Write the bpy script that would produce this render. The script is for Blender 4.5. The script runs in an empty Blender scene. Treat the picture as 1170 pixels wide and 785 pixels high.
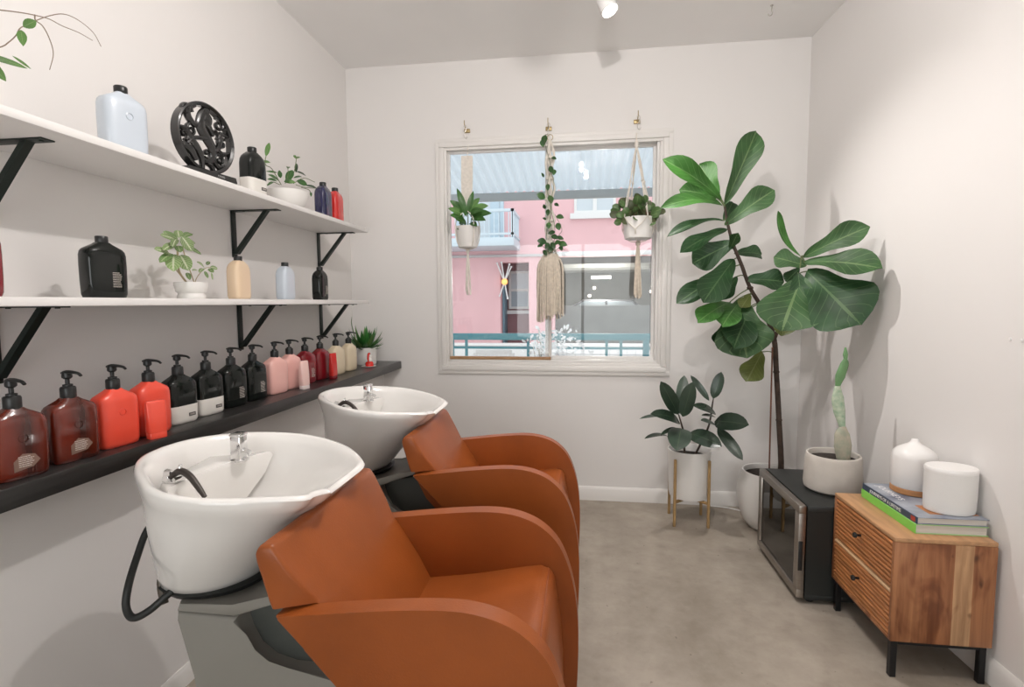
import bpy, bmesh, math, random
from mathutils import Vector as V, Matrix as Mx, Euler
random.seed(7)
PI = math.pi
SC = bpy.context.scene
COL = SC.collection

# ------------------------------------------------------------------ camera
CAM = V((0, 0, 1.35)); FPX = 600.0
YAW, PITCH, ROLL = -.1339, -.0775, -.0061
_f = V((math.sin(YAW)*math.cos(PITCH), math.cos(YAW)*math.cos(PITCH), math.sin(PITCH)))
_r = V((math.cos(YAW), -math.sin(YAW), 0)); _u = _r.cross(_f)
_c, _s = math.cos(ROLL), math.sin(ROLL)
CR, CU = _c*_r+_s*_u, -_s*_r+_c*_u
def ray(px, py): return CR*((px-585)/FPX) - CU*((py-392.5)/FPX) + _f
def on(px, py, ax, v):
    d = ray(px, py); return CAM + d*((v-CAM[ax])/d[ax])
def onx(px, py, x): return on(px, py, 0, x)
def ony(px, py, y): return on(px, py, 1, y)
def onz(px, py, z): return on(px, py, 2, z)
def toward(p): return (CAM-V(p)).normalized()

cd = bpy.data.cameras.new('camera'); cam = bpy.data.objects.new('camera', cd); COL.objects.link(cam)
cam.matrix_world = Mx(((CR.x, CU.x, -_f.x, CAM.x), (CR.y, CU.y, -_f.y, CAM.y), (CR.z, CU.z, -_f.z, CAM.z), (0, 0, 0, 1)))
cd.sensor_fit = 'HORIZONTAL'; cd.sensor_width = 36; cd.lens = 36*FPX/1170; cd.clip_start = .02; cd.clip_end = 300
SC.camera = cam

# ------------------------------------------------------------------ materials
MATS = {}
def mat(name, col=(.8, .8, .8), rough=.5, metal=0, var=0, vscale=8, bump=0, bscale=60, coat=0, spec=.5, trans=0, emit=None, estr=0, stretch=(1, 1, 1), col2=None, sub=0, detail=4):
    if name in MATS: return MATS[name]
    m = bpy.data.materials.new(name); m.use_nodes = True; nt = m.node_tree; N = nt.nodes; L = nt.links
    b = N['Principled BSDF']
    b.inputs['Base Color'].default_value = (*col, 1); b.inputs['Roughness'].default_value = rough
    b.inputs['Metallic'].default_value = metal; b.inputs['Specular IOR Level'].default_value = spec
    b.inputs['Coat Weight'].default_value = coat; b.inputs['Coat Roughness'].default_value = .08
    b.inputs['Transmission Weight'].default_value = trans
    if sub: b.inputs['Subsurface Weight'].default_value = sub; b.inputs['Subsurface Radius'].default_value = (.02, .02, .02)
    if emit: b.inputs['Emission Color'].default_value = (*emit, 1); b.inputs['Emission Strength'].default_value = estr
    tc = N.new('ShaderNodeTexCoord'); mp = N.new('ShaderNodeMapping'); mp.inputs['Scale'].default_value = stretch
    L.new(tc.outputs['Object'], mp.inputs['Vector'])
    if var or col2:
        nz = N.new('ShaderNodeTexNoise'); nz.inputs['Scale'].default_value = vscale; nz.inputs['Detail'].default_value = detail
        L.new(mp.outputs['Vector'], nz.inputs['Vector'])
        cr = N.new('ShaderNodeValToRGB'); cr.color_ramp.elements[0].position = .3; cr.color_ramp.elements[1].position = .7
        a = [max(0, c*(1-var)) for c in col]; d = list(col2) if col2 else [min(1, c*(1+var)) for c in col]
        cr.color_ramp.elements[0].color = (*a, 1); cr.color_ramp.elements[1].color = (*d, 1)
        L.new(nz.outputs['Fac'], cr.inputs['Fac']); L.new(cr.outputs['Color'], b.inputs['Base Color'])
    if bump:
        n2 = N.new('ShaderNodeTexNoise'); n2.inputs['Scale'].default_value = bscale; n2.inputs['Detail'].default_value = 3
        L.new(mp.outputs['Vector'], n2.inputs['Vector'])
        bp = N.new('ShaderNodeBump'); bp.inputs['Strength'].default_value = bump; bp.inputs['Distance'].default_value = .003
        L.new(n2.outputs['Fac'], bp.inputs['Height']); L.new(bp.outputs['Normal'], b.inputs['Normal'])
    MATS[name] = m; return m

def leaf_mat(name, col, vein, rough=.38, nveins=9, vw=.05, trans=.15, spec=.5):
    """leaf blade: midrib and side veins from the leaf's own uv (u along, v across -1..1)"""
    m = bpy.data.materials.new(name); m.use_nodes = True; nt = m.node_tree; N = nt.nodes; L = nt.links
    b = N['Principled BSDF']; b.inputs['Roughness'].default_value = rough; b.inputs['Specular IOR Level'].default_value = spec
    uv = N.new('ShaderNodeUVMap'); sp = N.new('ShaderNodeSeparateXYZ'); L.new(uv.outputs['UV'], sp.inputs[0])
    def mth(op, a, bb=None):
        n = N.new('ShaderNodeMath'); n.operation = op
        for i, x in enumerate((a, bb)):
            if x is None: continue
            if isinstance(x, (int, float)): n.inputs[i].default_value = x
            else: L.new(x, n.inputs[i])
        return n.outputs[0]
    av = mth('ABSOLUTE', mth('SUBTRACT', sp.outputs['Y'], .5)); av = mth('MULTIPLY', av, 2.0)
    k = mth('SUBTRACT', mth('MULTIPLY', sp.outputs['X'], nveins), mth('MULTIPLY', av, 2.2))
    fr = mth('ABSOLUTE', mth('SUBTRACT', mth('FRACT', k), .5))
    side = mth('LESS_THAN', fr, vw); mid = mth('LESS_THAN', av, vw*1.1)
    v = mth('MAXIMUM', mth('MULTIPLY', side, .55), mid)
    nz = N.new('ShaderNodeTexNoise'); nz.inputs['Scale'].default_value = 9; 
    tc = N.new('ShaderNodeTexCoord'); L.new(tc.outputs['Object'], nz.inputs['Vector'])
    cr = N.new('ShaderNodeValToRGB'); cr.color_ramp.elements[0].position = .35; cr.color_ramp.elements[1].position = .65
    cr.color_ramp.elements[0].color = (*[c*.75 for c in col], 1); cr.color_ramp.elements[1].color = (*[c*1.25 for c in col], 1)
    L.new(nz.outputs['Fac'], cr.inputs['Fac'])
    mx = N.new('ShaderNodeMixRGB'); L.new(v, mx.inputs['Fac']); L.new(cr.outputs['Color'], mx.inputs[1]); mx.inputs[2].default_value = (*vein, 1)
    L.new(mx.outputs[0], b.inputs['Base Color'])
    bp = N.new('ShaderNodeBump'); bp.inputs['Strength'].default_value = .25; bp.inputs['Distance'].default_value = .004
    L.new(v, bp.inputs['Height']); L.new(bp.outputs['Normal'], b.inputs['Normal'])
    tr = N.new('ShaderNodeBsdfTranslucent'); L.new(mx.outputs[0], tr.inputs['Color'])
    ms = N.new('ShaderNodeMixShader'); ms.inputs['Fac'].default_value = trans
    L.new(b.outputs[0], ms.inputs[1]); L.new(tr.outputs[0], ms.inputs[2]); L.new(ms.outputs[0], N['Material Output'].inputs['Surface'])
    MATS[name] = m; return m

def glass_mat(name, tint=(1, 1, 1), refl=1.0):
    m = bpy.data.materials.new(name); m.use_nodes = True; nt = m.node_tree; N = nt.nodes; L = nt.links
    N.remove(N['Principled BSDF'])
    t = N.new('ShaderNodeBsdfTransparent'); t.inputs['Color'].default_value = (*tint, 1)
    g = N.new('ShaderNodeBsdfGlossy'); g.inputs['Roughness'].default_value = .01
    fr = N.new('ShaderNodeFresnel'); fr.inputs['IOR'].default_value = 1.45
    mm = N.new('ShaderNodeMath'); mm.operation = 'MULTIPLY'; mm.inputs[1].default_value = refl; L.new(fr.outputs[0], mm.inputs[0])
    s = N.new('ShaderNodeMixShader'); L.new(mm.outputs[0], s.inputs[0]); L.new(t.outputs[0], s.inputs[1]); L.new(g.outputs[0], s.inputs[2])
    L.new(s.outputs[0], N['Material Output'].inputs['Surface']); MATS[name] = m; return m

# ------------------------------------------------------------------ mesh builder
def crom(pts, sub):
    pts = [V(p) for p in pts]
    if sub <= 1 or len(pts) < 3: return pts
    out = []
    P = [pts[0]*2-pts[1]] + pts + [pts[-1]*2-pts[-2]]
    for i in range(1, len(P)-2):
        a, b, c, d = P[i-1:i+3]
        for k in range(sub):
            t = k/sub
            out.append(.5*((2*b)+(c-a)*t+(2*a-5*b+4*c-d)*t*t+(3*b-a-3*c+d)*t**3))
    out.append(pts[-1]); return out
def lerpl(tab, t):
    for (a, x), (b, y) in zip(tab, tab[1:]):
        if t <= b:
            f = (t-a)/(b-a) if b > a else 1
            return tuple(p+(q-p)*f for p, q in zip(x, y)) if isinstance(x, tuple) else x+(y-x)*f
    return tab[-1][1]

class MB:
    def __init__(s): s.bm = bmesh.new(); s.uv = s.bm.loops.layers.uv.new('UVMap'); s.mi = 0
    def _mi(s, faces):
        for f in faces: f.material_index = s.mi
    def faces(s, vs, fs):
        bv = [s.bm.verts.new(v) for v in vs]; r = []
        for f in fs:
            try: r.append(s.bm.faces.new([bv[i] for i in f]))
            except ValueError: pass
        s._mi(r); return bv, r
    def bevel(s, edges, w, seg=2):
        r = bmesh.ops.bevel(s.bm, geom=list(edges), offset=w, segments=seg, affect='EDGES', profile=.5, clamp_overlap=True)
        s._mi(r['faces'])
    def box(s, c, d, bev=0, seg=2, rot=None):
        c = V(c); x, y, z = [k/2 for k in d]
        vs = [V((i*x, j*y, k*z)) for i in (-1, 1) for j in (-1, 1) for k in (-1, 1)]
        if rot is not None: vs = [rot@v for v in vs]
        bv, f = s.faces([v+c for v in vs], [(0, 1, 3, 2), (4, 6, 7, 5), (0, 4, 5, 1), (2, 3, 7, 6), (0, 2, 6, 4), (1, 5, 7, 3)])
        if bev: s.bevel({e for v in bv for e in v.link_edges}, bev, seg)
        return s
    def bx(s, x0, x1, y0, y1, z0, z1, bev=0, seg=2): return s.box(((x0+x1)/2, (y0+y1)/2, (z0+z1)/2), (abs(x1-x0), abs(y1-y0), abs(z1-z0)), bev, seg)
    def loft(s, secs, cap=True, closed=True):
        n = len(secs[0]); vs = [p for sec in secs for p in sec]; fs = []
        for i in range(len(secs)-1):
            for j in range(n if closed else n-1):
                k = (j+1) % n; fs.append((i*n+j, i*n+k, (i+1)*n+k, (i+1)*n+j))
        if cap: fs.append(tuple(range(n-1, -1, -1))); fs.append(tuple((len(secs)-1)*n+j for j in range(n)))
        return s.faces(vs, fs)
    def lathe(s, prof, n=28, c=(0, 0, 0), cap=True):
        c = V(c); secs = []
        for r, z in prof:
            r = max(r, 1e-4); secs.append([c+V((r*math.cos(2*PI*k/n), r*math.sin(2*PI*k/n), z)) for k in range(n)])
        s.loft(secs, cap); return s
    def tube(s, pts, r, n=8, sub=1, flat=None):
        P = crom(pts, sub); m = len(P); secs = []
        rr = (lambda t: r) if isinstance(r, (int, float)) else (lambda t: lerpl([(i/(len(r)-1), x) for i, x in enumerate(r)], t))
        t0 = (P[1]-P[0]).normalized(); a = t0.orthogonal().normalized()
        if flat is not None:
            a = V(flat)-t0*V(flat).dot(t0); a.normalize()
        for i in range(m):
            t = (P[min(i+1, m-1)]-P[max(i-1, 0)]).normalized()
            a = (a-t*a.dot(t)); a = a.normalized() if a.length > 1e-6 else t.orthogonal().normalized(); b = t.cross(a)
            q = rr(i/(m-1)); qa, qb = q if isinstance(q, tuple) else (q, q)
            secs.append([P[i]+a*qa*math.cos(2*PI*k/n)+b*qb*math.sin(2*PI*k/n) for k in range(n)])
        s.loft(secs); return s
    def ribbon(s, pts, w, th, flat, sub=1):
        """flat strip of width w along 'flat' and thickness th"""
        P = crom(pts, sub); m = len(P); secs = []
        for i in range(m):
            t = (P[min(i+1, m-1)]-P[max(i-1, 0)]).normalized(); a = V(flat)-t*V(flat).dot(t); a.normalize(); b = t.cross(a)
            ww = w if isinstance(w, (int, float)) else lerpl([(k/(len(w)-1), x) for k, x in enumerate(w)], i/(m-1))
            secs.append([P[i]+a*x*ww/2+b*y*th/2 for x, y in ((-1, -1), (1, -1), (1, 1), (-1, 1))])
        s.loft(secs); return s
    def bevel_sharp(s, faces, w, seg=3, ang=28, zmin=-9):
        es = {e for f in faces for e in f.edges if len(e.link_faces) == 2 and e.calc_face_angle(0) > math.radians(ang) and max(v.co.z for v in e.verts) > zmin}
        s.bevel(es, w, seg)
    def cyl(s, p0, p1, r0, r1=None, n=16): return s.tube([p0, p1], [r0, r0 if r1 is None else r1], n)
    def prism(s, poly, a, b, bev=0, seg=3, ax='y'):
        def P(u, v, w): return (u, w, v) if ax == 'y' else ((w, u, v) if ax == 'x' else (u, v, w))
        n = len(poly); vs = [P(u, v, a) for u, v in poly]+[P(u, v, b) for u, v in poly]
        bv, f = s.faces(vs, [tuple(range(n)), tuple(range(2*n-1, n-1, -1))]+[(i, i+n, (i+1) % n+n, (i+1) % n) for i in range(n)])
        if bev: s.bevel(set(f[0].edges) | set(f[1].edges), bev, seg)
        return s
    def sphere(s, c, r, n=14, m=9):
        r = (r, r, r) if isinstance(r, (int, float)) else r
        prof = [(math.sin(PI*i/m), -math.cos(PI*i/m)) for i in range(m+1)]; c = V(c)
        s.loft([[c+V((max(q, 1e-4)*r[0]*math.cos(2*PI*k/n), max(q, 1e-4)*r[1]*math.sin(2*PI*k/n), z*r[2])) for k in range(n)] for q, z in prof]); return s
    def leaf(s, p0, p1, w, nrm, sag=0, fold=.15, wave=.03, shape='ell', n=10, ph=None, curl=0):
        p0, p1, nrm = V(p0), V(p1), V(nrm); d = p1-p0; ln = d.length; d.normalize()
        nrm = (nrm-d*nrm.dot(d)); nrm = nrm.normalized() if nrm.length > 1e-5 else d.orthogonal().normalized()
        sd = d.cross(nrm).normalized(); ph = random.random()*6 if ph is None else ph
        tabs = {'fig': [(0, .05), (.06, .22), (.16, .4), (.3, .52), (.42, .62), (.55, .82), (.7, 1), (.8, .96), (.9, .7), (.96, .36), (1, .03)],
                'obl': [(0, .05), (.07, .42), (.18, .78), (.32, .96), (.5, 1), (.68, .95), (.82, .76), (.92, .45), (.97, .22), (1, .02)],
                'ell': [(0, .04), (.1, .45), (.25, .8), (.45, 1), (.65, .92), (.82, .62), (.93, .3), (1, .02)],
                'lance': [(0, .3), (.15, .75), (.35, 1), (.6, .8), (.85, .35), (1, .02)],
                'round': [(0, .1), (.08, .5), (.22, .85), (.45, 1), (.7, .93), (.88, .62), (.96, .35), (1, .08)],
                'strap': [(0, .5), (.2, 1), (.7, .8), (1, .05)]}
        tab = tabs[shape]; S = (-1, -.55, 0, .55, 1); vs = []; uv = []
        for i in range(n+1):
            t = i/n; c = p0+d*ln*t+nrm*(sag*ln*4*t*(1-t))+nrm*(curl*ln*t*t)
            hw = w/2*lerpl(tab, t)
            for q in S:
                vs.append(c+sd*hw*q+nrm*(fold*abs(q)*hw+wave*w*math.sin(t*9+ph+q*1.3)*abs(q))); uv.append((t, .5+q/2))
        m = len(S); fs = [(i*m+j, i*m+j+1, (i+1)*m+j+1, (i+1)*m+j) for i in range(n) for j in range(m-1)]
        bv, fc = s.faces(vs, fs); ix = {v: k for k, v in enumerate(bv)}
        for f in fc:
            for l in f.loops: l[s.uv].uv = uv[ix[l.vert]]
        return s
    def build(s, name, mats, parent=None, smooth=40, label=None):
        me = bpy.data.meshes.new(name)
        bmesh.ops.recalc_face_normals(s.bm, faces=s.bm.faces[:]) if not getattr(s, 'keep', False) else None
        s.bm.to_mesh(me); s.bm.free()
        for m in (mats if isinstance(mats, (list, tuple)) else [mats]): me.materials.append(m)
        if smooth:
            me.polygons.foreach_set('use_smooth', [True]*len(me.polygons)); me.set_sharp_from_angle(angle=math.radians(smooth))
        o = bpy.data.objects.new(name, me); COL.objects.link(o)
        if parent: o.parent = parent
        if label: o['label'] = label
        return o

def tag(o, label, cat, group=None):
    o['label'] = label; o['category'] = cat
    if group: o['group'] = group
    return o
def thing(name, label, cat, loc=(0, 0, 0), rz=0, group=None):
    o = bpy.data.objects.new(name, None); o.empty_display_size = .05; COL.objects.link(o)
    o.location = loc; o.rotation_euler = (0, 0, rz); return tag(o, label, cat, group)
def struct(o): o['kind'] = 'structure'; return o
def dup(root, loc, rz=None, label=None, group=None):
    r = root.copy(); COL.objects.link(r); r.location = loc
    if rz is not None: r.rotation_euler = (0, 0, rz)
    if label: r['label'] = label
    if group: r['group'] = group
    for ch in [o for o in bpy.data.objects if o.parent == root]:
        c = ch.copy(); COL.objects.link(c); c.parent = r
        for g in [o for o in bpy.data.objects if o.parent == ch]:
            k = g.copy(); COL.objects.link(k); k.parent = c
    return r
def text(body, size, mx, m, parent, name='lettering', ext=.0006, align='CENTER'):
    cu = bpy.data.curves.new('t', 'FONT'); cu.body = body; cu.size = size; cu.extrude = ext; cu.align_x = align; cu.align_y = 'CENTER'
    o = bpy.data.objects.new('t', cu); COL.objects.link(o); bpy.context.view_layer.update()
    me = bpy.data.meshes.new_from_object(o.evaluated_get(bpy.context.evaluated_depsgraph_get()))
    bpy.data.objects.remove(o); me.name = name; me.transform(mx); me.materials.clear(); me.materials.append(m)
    q = bpy.data.objects.new(name, me); COL.objects.link(q); q.parent = parent; return q
def frame(xd, yd, loc):
    xd, yd = V(xd).normalized(), V(yd).normalized(); zd = xd.cross(yd)
    return Mx(((xd.x, yd.x, zd.x, loc[0]), (xd.y, yd.y, zd.y, loc[1]), (xd.z, yd.z, zd.z, loc[2]), (0, 0, 0, 1)))
# ------------------------------------------------------------------ room
XL, XR, YB, YF, HC = -1.62, 1.378, 3.55, -2.4, 2.955
XRS = .036                                            # the right wall opens slightly towards the camera
def xr(y): return XR+(YB-y)*XRS
white = mat('wall_paint', (.79, .765, .745), .7, var=.012, vscale=1.5, bump=.04, bscale=180)
ceil_m = mat('ceiling_paint', (.9, .885, .87), .8, var=.015, vscale=2)
trim_m = mat('trim_paint', (.8, .775, .745), .42, var=.01, vscale=3)

def concrete():
    m = bpy.data.materials.new('concrete_floor'); m.use_nodes = True; N = m.node_tree.nodes; L = m.node_tree.links; b = N['Principled BSDF']
    tc = N.new('ShaderNodeTexCoord')
    def noise(sc, det, rough=.6):
        n = N.new('ShaderNodeTexNoise'); n.inputs['Scale'].default_value = sc; n.inputs['Detail'].default_value = det; n.inputs['Roughness'].default_value = rough
        L.new(tc.outputs['Object'], n.inputs['Vector']); return n.outputs['Fac']
    def ramp(src, a, ca, bb, cb):
        r = N.new('ShaderNodeValToRGB'); r.color_ramp.elements[0].position = a; r.color_ramp.elements[1].position = bb
        r.color_ramp.elements[0].color = (*ca, 1); r.color_ramp.elements[1].color = (*cb, 1); L.new(src, r.inputs['Fac']); return r.outputs['Color']
    def mul(a, c, f=1):
        x = N.new('ShaderNodeMixRGB'); x.blend_type = 'MULTIPLY'; x.inputs['Fac'].default_value = f; L.new(a, x.inputs[1]); L.new(c, x.inputs[2]); return x.outputs[0]
    base = ramp(noise(1.7, 9, .65), .3, (.29, .25, .205), .7, (.42, .37, .31))
    base = mul(base, ramp(noise(3.1, 7, .62), .36, (.7, .68, .65), .6, (1.03, 1.03, 1.03)), .75)
    base = mul(base, ramp(noise(12, 6, .6), .33, (.8, .79, .77), .5, (1, 1, 1)), .6)
    base = mul(base, ramp(noise(30, 2), .245, (.5, .48, .46), .285, (1, 1, 1)), .8)
    base = mul(base, ramp(noise(4.3, 2), .69, (1, 1, 1), .75, (.66, .64, .62)), .7)
    L.new(base, b.inputs['Base Color'])
    L.new(ramp(noise(3, 5), .3, (.42,)*3, .7, (.62,)*3), b.inputs['Roughness'])
    bp = N.new('ShaderNodeBump'); bp.inputs['Strength'].default_value = .12; bp.inputs['Distance'].default_value = .004
    L.new(noise(22, 6), bp.inputs['Height']); L.new(bp.outputs[0], b.inputs['Normal'])
    return m
T = .12
o = struct(MB().bx(XL-T, XR+.4, YF-T, YB+T, -.1, 0).build('floor', concrete(), smooth=0))
o = struct(MB().bx(XL-T, XR+.4, YF-T, YB+T, HC, HC+.1).build('ceiling', ceil_m, smooth=0))
o = struct(MB().bx(XL-T, XL, YF-T, YB+T, 0, HC).build('wall_left', white, smooth=0))
o = struct(MB().prism([(xr(YB+T), YB+T), (xr(YF-T), YF-T), (xr(YF-T)+T, YF-T), (xr(YB+T)+T, YB+T)], 0, HC, ax='z').build('wall_right', white, smooth=0))
b = MB(); b.bx(XL, -1.25, YF-T, YF, 0, HC); b.bx(1.25, xr(YF), YF-T, YF, 0, HC); b.bx(-1.25, 1.25, YF-T, YF, 0, .35); b.bx(-1.25, 1.25, YF-T, YF, 2.45, HC)
struct(b.build('wall_front', white, smooth=0))
# back wall with the window opening
WX0, WX1, WZ0, WZ1 = -.935, .487, .945, 2.395
b = MB()
b.bx(XL, WX0, YB, YB+T, 0, HC); b.bx(WX1, XR, YB, YB+T, 0, HC); b.bx(WX0, WX1, YB, YB+T, 0, WZ0); b.bx(WX0, WX1, YB, YB+T, WZ1, HC)
struct(b.build('wall_back', white, smooth=0))
b = MB(); b.prism([(0, 0), (.014, 0), (.014, .075), (.009, .087), (.004, .095), (0, .095)], XL, XR, ax='x')
bb = b.build('baseboard_back', trim_m); bb.scale = (1, -1, 1); bb.location = (0, YB, 0); struct(bb)
b = MB(); b.loft([[V((xr(y)+u, y, z)) for u, z in ((0, 0), (-.014, 0), (-.014, .075), (-.009, .087), (-.004, .095), (0, .095))] for y in (YF, YB-.014)]); struct(b.build('baseboard_right', trim_m))
XC = -1.40                                            # plumbing half wall under the ledge
struct(MB().bx(XL, XC, YF, YB, 0, .892).build('wall_left_half', white, smooth=0))
b = MB(); b.prism([(XC, 0), (XC+.012, 0), (XC+.012, .06), (XC+.004, .072), (XC, .072)], YF, YB-.014, ax='y'); struct(b.build('baseboard_left', trim_m))

# window: moulded casing, vinyl frame, two sliding sashes
win = bpy.data.objects.new('window_1', None); COL.objects.link(win); win.location = (0, YB, 0); struct(win)
def ringframe(b, x0, x1, z0, z1, w, ya, yb, bev=.002):
    b.bx(x0, x1, ya, yb, z1-w, z1, bev); b.bx(x0, x1, ya, yb, z0, z0+w, bev); b.bx(x0, x0+w, ya, yb, z0+w, z1-w, bev); b.bx(x1-w, x1, ya, yb, z0+w, z1-w, bev)
b = MB(); cx0, cx1, cz0, cz1 = -.992, .567, .862, 2.452
ringframe(b, cx0, cx1, cz0, cz1, .03, -.016, 0); ringframe(b, cx0+.024, cx1-.024, cz0+.024, cz1-.024, .036, -.026, 0, .006)
ringframe(b, cx0+.056, cx1-.056, cz0+.056, cz1-.056, .022, -.014, 0)
b.build('casing', trim_m, win)
vinyl = mat('white_vinyl', (.82, .8, .775), .35)
b = MB(); ringframe(b, WX0, WX1, WZ0, WZ1, .016, .0, .1); b.build('frame', vinyl, win)
gl = glass_mat('window_glass', (.99, 1, 1))
mxp = -.232
b = MB(); ringframe(b, WX0+.012, mxp+.022, WZ0+.012, WZ1-.012, .022, .022, .047); s1 = b.build('sash', vinyl, win)
MB().bx(WX0+.03, mxp, .033, .036, WZ0+.03, WZ1-.03).build('pane', gl, s1, smooth=0)
b = MB(); ringframe(b, mxp-.022, WX1-.012, WZ0+.016, WZ1-.012, .022, .056, .081); s2 = b.build('sash', vinyl, win)
MB().bx(mxp, WX1-.03, .067, .070, WZ0+.03, WZ1-.03).build('pane', gl, s2, smooth=0)
# unseen shop window, added behind the camera to let in soft fill light
w2 = bpy.data.objects.new('fill_window', None); COL.objects.link(w2); w2.location = (0, YF, 0); struct(w2)
b = MB(); ringframe(b, -1.25, 1.25, .35, 2.45, .05, -.1, -.02); b.bx(-.025, .025, -.1, -.02, .4, 2.4, .002); b.build('frame', vinyl, w2)
for a_, c_ in ((-1.2, -.025), (.025, 1.2)): MB().bx(a_, c_, -.062, -.058, .4, 2.4).build('pane', gl, w2, smooth=0)
ld = bpy.data.lights.new('fill_daylight', 'AREA'); ld.shape = 'RECTANGLE'; ld.size = 2.5; ld.size_y = 2.1; ld.energy = 50; ld.color = (1, .98, .955)  # soft fill lamp added outside the unseen window to lift the shaded walls
lo = bpy.data.objects.new('fill_daylight', ld); COL.objects.link(lo); lo.location = (0, YF-.3, 1.4); lo.rotation_euler = (PI/2, 0, 0)
woodstrip = mat('raw_wood_strip', (.42, .24, .12), .6, var=.2, vscale=20, stretch=(1, 8, 8))
MB().bx(WX0+.02, mxp+.02, -.004, .018, WZ0+.016, WZ0+.036, .002).build('security_bar', woodstrip, win, label='bare wooden bar lying in the window track')
# light switch on the right wall
t = thing('light_switch', 'white light switch plate on right wall at photo edge', 'light switch', (xr(1.46), onx(1152, 392, xr(1.46)).y-.057, 1.212))
t.rotation_euler = (0, 0, math.atan(XRS))
MB().box((-.004, 0, 0), (.008, .115, .118), .003).build('cover_plate', vinyl, t)
for q in (-.023, .023):
    b = MB(); b.box((-.009, q, 0), (.003, .012, .026), .001); b.box((-.016, q, .004), (.014, .007, .011), .002); b.build('toggle', vinyl, t)

# ceiling lights (round spots) and a screw hook
spot_w = mat('fixture_white', (.85, .84, .82), .4)
lens = mat('lamp_lens', (1, 1, 1), .3, emit=(1, .96, .9), estr=14)
def globe(loc, label, watts, size=.035, col=(1, .95, .925)):
    t = thing('ceiling_globe_light', label, 'ceiling light', loc, 0, 'ceiling globe lights')
    MB().lathe([(.045, 0), (.045, -.014), (.02, -.02)], 24).build('ceiling_mount', spot_w, t)
    MB().cyl((0, 0, -.015), (0, 0, -.13), .005).build('stem', spot_w, t)
    MB().lathe([(.012, -.125), (.018, -.135), (.018, -.15), (.01, -.155)], 20).build('socket', spot_w, t)
    MB().sphere((0, 0, -.175), (.028, .028, .03), 18, 12).build('bulb', lens, t)
    ld = bpy.data.lights.new('globe_lamp', 'POINT'); ld.energy = watts; ld.color = col; ld.shadow_soft_size = size
    lo = bpy.data.objects.new('globe_lamp', ld); COL.objects.link(lo); lo.location = V(loc)+V((0, 0, -.225)); return t
def spot(loc, aim, label, watts, size=.045, col=(1, .95, .92), blend=.5, angle=150):
    t = thing('ceiling_spotlight', label, 'ceiling light', loc, 0, 'ceiling spotlights')
    d = (V(aim)-V(loc)).normalized(); q = d.to_track_quat('Z', 'Y').to_matrix()
    MB().lathe([(.05, 0), (.05, -.018), (.045, -.022)], 24).build('ceiling_mount', spot_w, t)
    MB().cyl((0, 0, -.02), (0, 0, -.07), .008).build('swivel_stem', spot_w, t)
    b = MB(); secs = []
    for r, z in ((.02, -.055), (.036, -.05), (.042, -.035), (.046, .045), (.041, .045), (.038, .03)):
        secs.append([q@V((r*math.cos(2*PI*k/24), r*math.sin(2*PI*k/24), z))+V((0, 0, -.08)) for k in range(24)])
    b.loft(secs); b.build('lamp_head', spot_w, t)
    b = MB(); b.loft([[q@V((r*math.cos(2*PI*k/24), r*math.sin(2*PI*k/24), z))+V((0, 0, -.08)) for k in range(24)] for r, z in ((.037, .031), (.037, .036), (.02, .04))]); b.build('lens', lens, t)
    ld = bpy.data.lights.new('spot_lamp', 'SPOT'); ld.energy = watts; ld.color = col; ld.shadow_soft_size = size; ld.spot_size = math.radians(angle); ld.spot_blend = blend
    lo = bpy.data.objects.new('spot_lamp', ld); COL.objects.link(lo); lo.location = V(loc)+V((0, 0, -.08))+d*.06; lo.rotation_euler = d.to_track_quat('-Z', 'Y').to_euler()
    return t
hk = on(882, 6, 2, HC)
t = thing('ceiling_hook', 'small white screw hook in ceiling near right corner', 'hook', (hk.x, hk.y, HC))
MB().tube([(0, 0, 0), (0, 0, -.028), (.004, 0, -.036), (.0, 0, -.05), (-.012, 0, -.053), (-.02, 0, -.043)], .0028, 8, 4).build('hook', mat('hook_metal', (.5, .47, .43), .35, .8), t)
MB().lathe([(.008, 0), (.008, -.003), (.004, -.005)], 14).build('collar', MATS['hook_metal'], t)
# ------------------------------------------------------------------ wall shelves and ledge
shelf_m = mat('shelf_white', (.82, .8, .78), .4, var=.008, vscale=3)
iron = mat('bracket_iron', (.012, .02, .016), .45, .3, spec=.5)
SX = -1.31
def shelf(name, label, z, th, y0, y1, ys):
    t = thing(name, label, 'shelf', (XL, y0, z))
    MB().bx(0.001, SX-XL, 0, y1-y0, -th, 0, .003).build('board', shelf_m, t)
    for y in ys:
        b = MB(); yy = y-y0; z0 = -th
        b.bx(.002, .235, yy-.019, yy+.019, z0-.004, z0, .001)
        b.bx(.002, .007, yy-.0165, yy+.0165, z0-.215, z0-.004, .001)
        b.bx(.030, .2, yy-.0, yy, 0, 0) if False else None
        b.prism([(.163, z0-.004), (.183, z0-.004), (.024, z0-.2), (.007, z0-.2), (.007, z0-.192)], yy-.0125, yy+.0125, .001, 1)
        for q in (.06, .215): b.cyl((q, yy, z0-.0065), (q, yy, z0-.004), .006, n=10)
        b.build('bracket', iron, t)
    return t
shelf('upper_wall_shelf', 'upper white wall shelf on black brackets holding the black pierced disc', 1.807, .023, .5, 3.125, (1.235, 2.29, 3.09))
shelf('lower_wall_shelf', 'lower white wall shelf on black brackets just above the row of pump bottles', 1.371, .023, .5, 3.125, (1.245, 2.305, 3.09))
ebony = mat('black_stained_wood', (.018, .017, .016), .3, var=.35, vscale=6, stretch=(14, 1, 14), bump=.25, bscale=9, spec=.6)
LX, LZ = -1.265, .945
t = thing('wall_ledge', 'long black wooden ledge carrying the row of pump bottles', 'shelf', (XL, .5, LZ))
MB().bx(.001, LX-XL, 0, YB-.505, -.052, 0, .004).build('board', ebony, t)

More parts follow.
